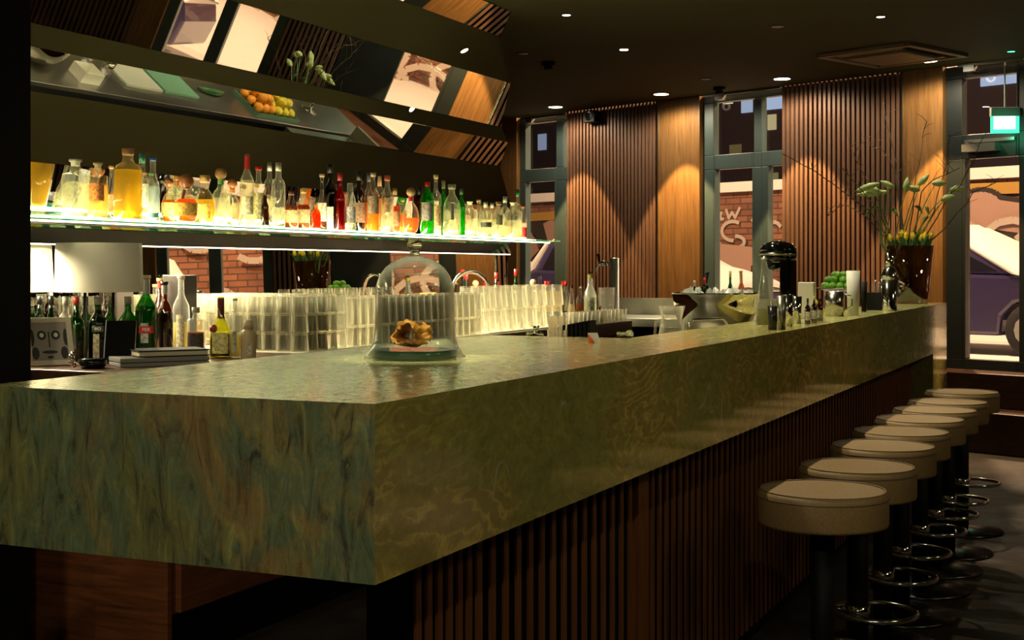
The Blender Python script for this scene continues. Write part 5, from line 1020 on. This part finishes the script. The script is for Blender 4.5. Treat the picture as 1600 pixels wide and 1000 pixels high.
# ------------------------------------------------------------------ ceiling fittings
def downlight(x, y, lab, on=True, r=.05, col=None, st=None):
    e = thing('downlight', (x, y, CEIL), lab, 'ceiling light', 'recessed ceiling downlights')
    MB().lathe([(r * 1.25, -.004), (r * 1.25, 0), (r, 0), (r, -.004)], 28, caps=False).lathe([(r, -.004), (r * 1.25, -.004)], 28, caps=False).build('trim_ring', M_BLACK, e)
    MB().lathe([(.001, -.0045), (r * .9, -.0045), (r * .9, -.002)], 24, caps=False).build('lens', (M_LAMPON if on is True else on) if on else pm('lens_off', (.2, .2, .16), .3), e); return e
for (x, y), nm in zip(WALLLIGHTS, ('above the window behind the shelf end', 'before the middle slatted wall panel', 'before the right slatted wall panel', 'beside the ceiling air unit')): downlight(x, y, 'lit recessed ceiling downlight ' + nm, r=.075)
downlight(DL[0], DL[1], 'bright recessed downlight, the dazzling one in mid ceiling', on=glow('lens_bright', (1, .9, .65), 260), r=.032)
downlight(JAR[0], JAR[1], 'recessed downlight straight above the glass dome', on=glow('lens_dim', (1, .9, .7), 4), r=.03)
for k, (x, y) in enumerate(BARLIGHTS): downlight(x, y, 'recessed downlight over the bar, %s along the row' % ORD[k], on=MATS['lens_dim'], r=.03)
for px, py, l_ in ((885, 23, 'small recessed downlight near the mirror top'), ): x, y = at_z(px, py, CEIL); downlight(x, y, l_, on=MATS['lens_dim'], r=.03)
for px, py, l_ in ((817, 83, 'unlit round ceiling disc near the left smoke detector'), (1103, 123, 'unlit round ceiling disc near the right smoke detector'), (1215, 41, 'unlit recessed downlight left of the air unit')): x, y = at_z(px, py, CEIL); downlight(x, y, l_, on=None, r=.045)
for k, (x, y) in enumerate(REAR_FILL): downlight(x, y, 'recessed downlight behind the camera, %s of three' % ORD[k], on=MATS['lens_dim'], r=.03)  # fittings made up for the rear fill spots
for k, (x, y) in enumerate(LEDGE_FILL): downlight(x, y, 'recessed downlight over the narrow end of the bar, %s of three' % ORD[k], on=MATS['lens_dim'], r=.03)  # made-up fittings, one per fill spot over the narrow bar
for k, (x, y) in enumerate(FRONT_FILL): downlight(x, y, 'recessed downlight over the room side of the bar, %s of four' % ORD[k], on=MATS['lens_dim'], r=.03)  # fittings added to go with the room side fill spots
x, y = at_z(1580, 80, CEIL); downlight(x, y, 'small green emergency light in the ceiling by the exit sign', on=glow('green_reflection_glow', (.1, 1, .5), 3), r=.03)  # glowing disc stands for the exit sign's green reflection
for px, py, l_ in ((857, 97, 'black smoke detector on the ceiling near the mirror'), (1124, 136, 'black smoke detector above the middle window')):
    x, y = at_z(px, py, CEIL); e = thing('smoke_detector', (x, y, CEIL), l_, 'smoke detector', 'smoke detectors'); MB().lathe([(.055, 0), (.055, -.03), (.045, -.034)], 24).build('base', M_BLACK, e); MB().lathe([(.035, -.035), (.035, -.06), (.02, -.065)], 20).build('sensor', M_BLACK, e)
# air cassette
x, y = at_z(1394, 84, CEIL); e = thing('air_conditioner', (x, y, CEIL), 'square brown ceiling air conditioning cassette', 'air conditioner', rz=math.atan2(WD.y, WD.x))
M_AC = pm('ac_brown', (.16, .10, .055), .5); a = .40; mb = MB()
for s in (-1, 1): mb.box(s * a - (.05 if s > 0 else 0), s * a + (.05 if s < 0 else 0), -a, a, -.03, 0).box(-a + .05, a - .05, s * a - (.05 if s > 0 else 0), s * a + (.05 if s < 0 else 0), -.03, 0)
mb.build('outer_frame', M_AC, e, .004); MB().box(-a + .05, a - .05, -a + .05, a - .05, -.008, -.002).build('slot', M_BLACK, e); MB().box(-.24, .24, -.24, .24, -.045, -.009).build('grille', M_AC, e, .01)
for s in (-1, 1): MB().box(-.27, .27, s * .29 - .025, s * .29 + .025, -.026, -.018).build('louvre', M_AC, e)
# exit sign
x, y = at_z(1570, 96, CEIL); x, y = x - .12, y - .01; d = depth(x, y); s = d / F; e = thing('exit_sign', (x, y, CEIL), 'glowing green and white exit sign hanging from a rod', 'exit sign', rz=-PI / 2 + .33)
z0, z1, z2 = zz(208, x, y) - CEIL, zz(182, x, y) - CEIL, zz(168, x, y) - CEIL; w = 22 * s
MB().tube([(0, 0, 0), (0, 0, z2)], .006).build('rod', pm('white_metal', (.6, .6, .55), .4), e); MB().box(-w, w, -.03, .03, z1, z2).build('housing', pm('grey_housing', (.35, .38, .34), .5), e, .003)
MB().box(-w * .97, w * .97, -.010, .010, z0, z1 - .001).build('green_panel', glow('exit_green', (.05, .9, .35), 2.2), e); MB().box(-w * .78, w * .70, -.0115, .0115, z0 + .03, z1 - .002).build('white_pictogram_field', glow('exit_white', (.75, 1, .85), 5), e)
l = bpy.data.lights.new('exit_glow', 'POINT'); l.energy = 1.2; l.color = (.15, 1, .5); l.shadow_soft_size = .08; o = bpy.data.objects.new('exit_glow', l); scene.collection.objects.link(o); o.location = (x - .1, y, CEIL + z0 - .03)
# black speaker on the slatted wall
t_ = wt(923, -.08); z_ = wz(923, 182, -.08); e = thing('wall_speaker', WL(t_, -.012, z_), 'small black loudspeaker high on the middle slatted wall', 'speaker', rz=math.atan2(WD.y, WD.x)); MB().box(-.08, .08, 0.0, .10, -.06, .06).build('cabinet', M_BLACK, e, .006); MB().lathe([(.001, 0), (.04, -.002), (.045, 0)], 20, (0, .1005, 0), rot=Matrix.Rotation(-PI / 2, 3, 'X')).build('cone', M_GLOSSBLACK, e)
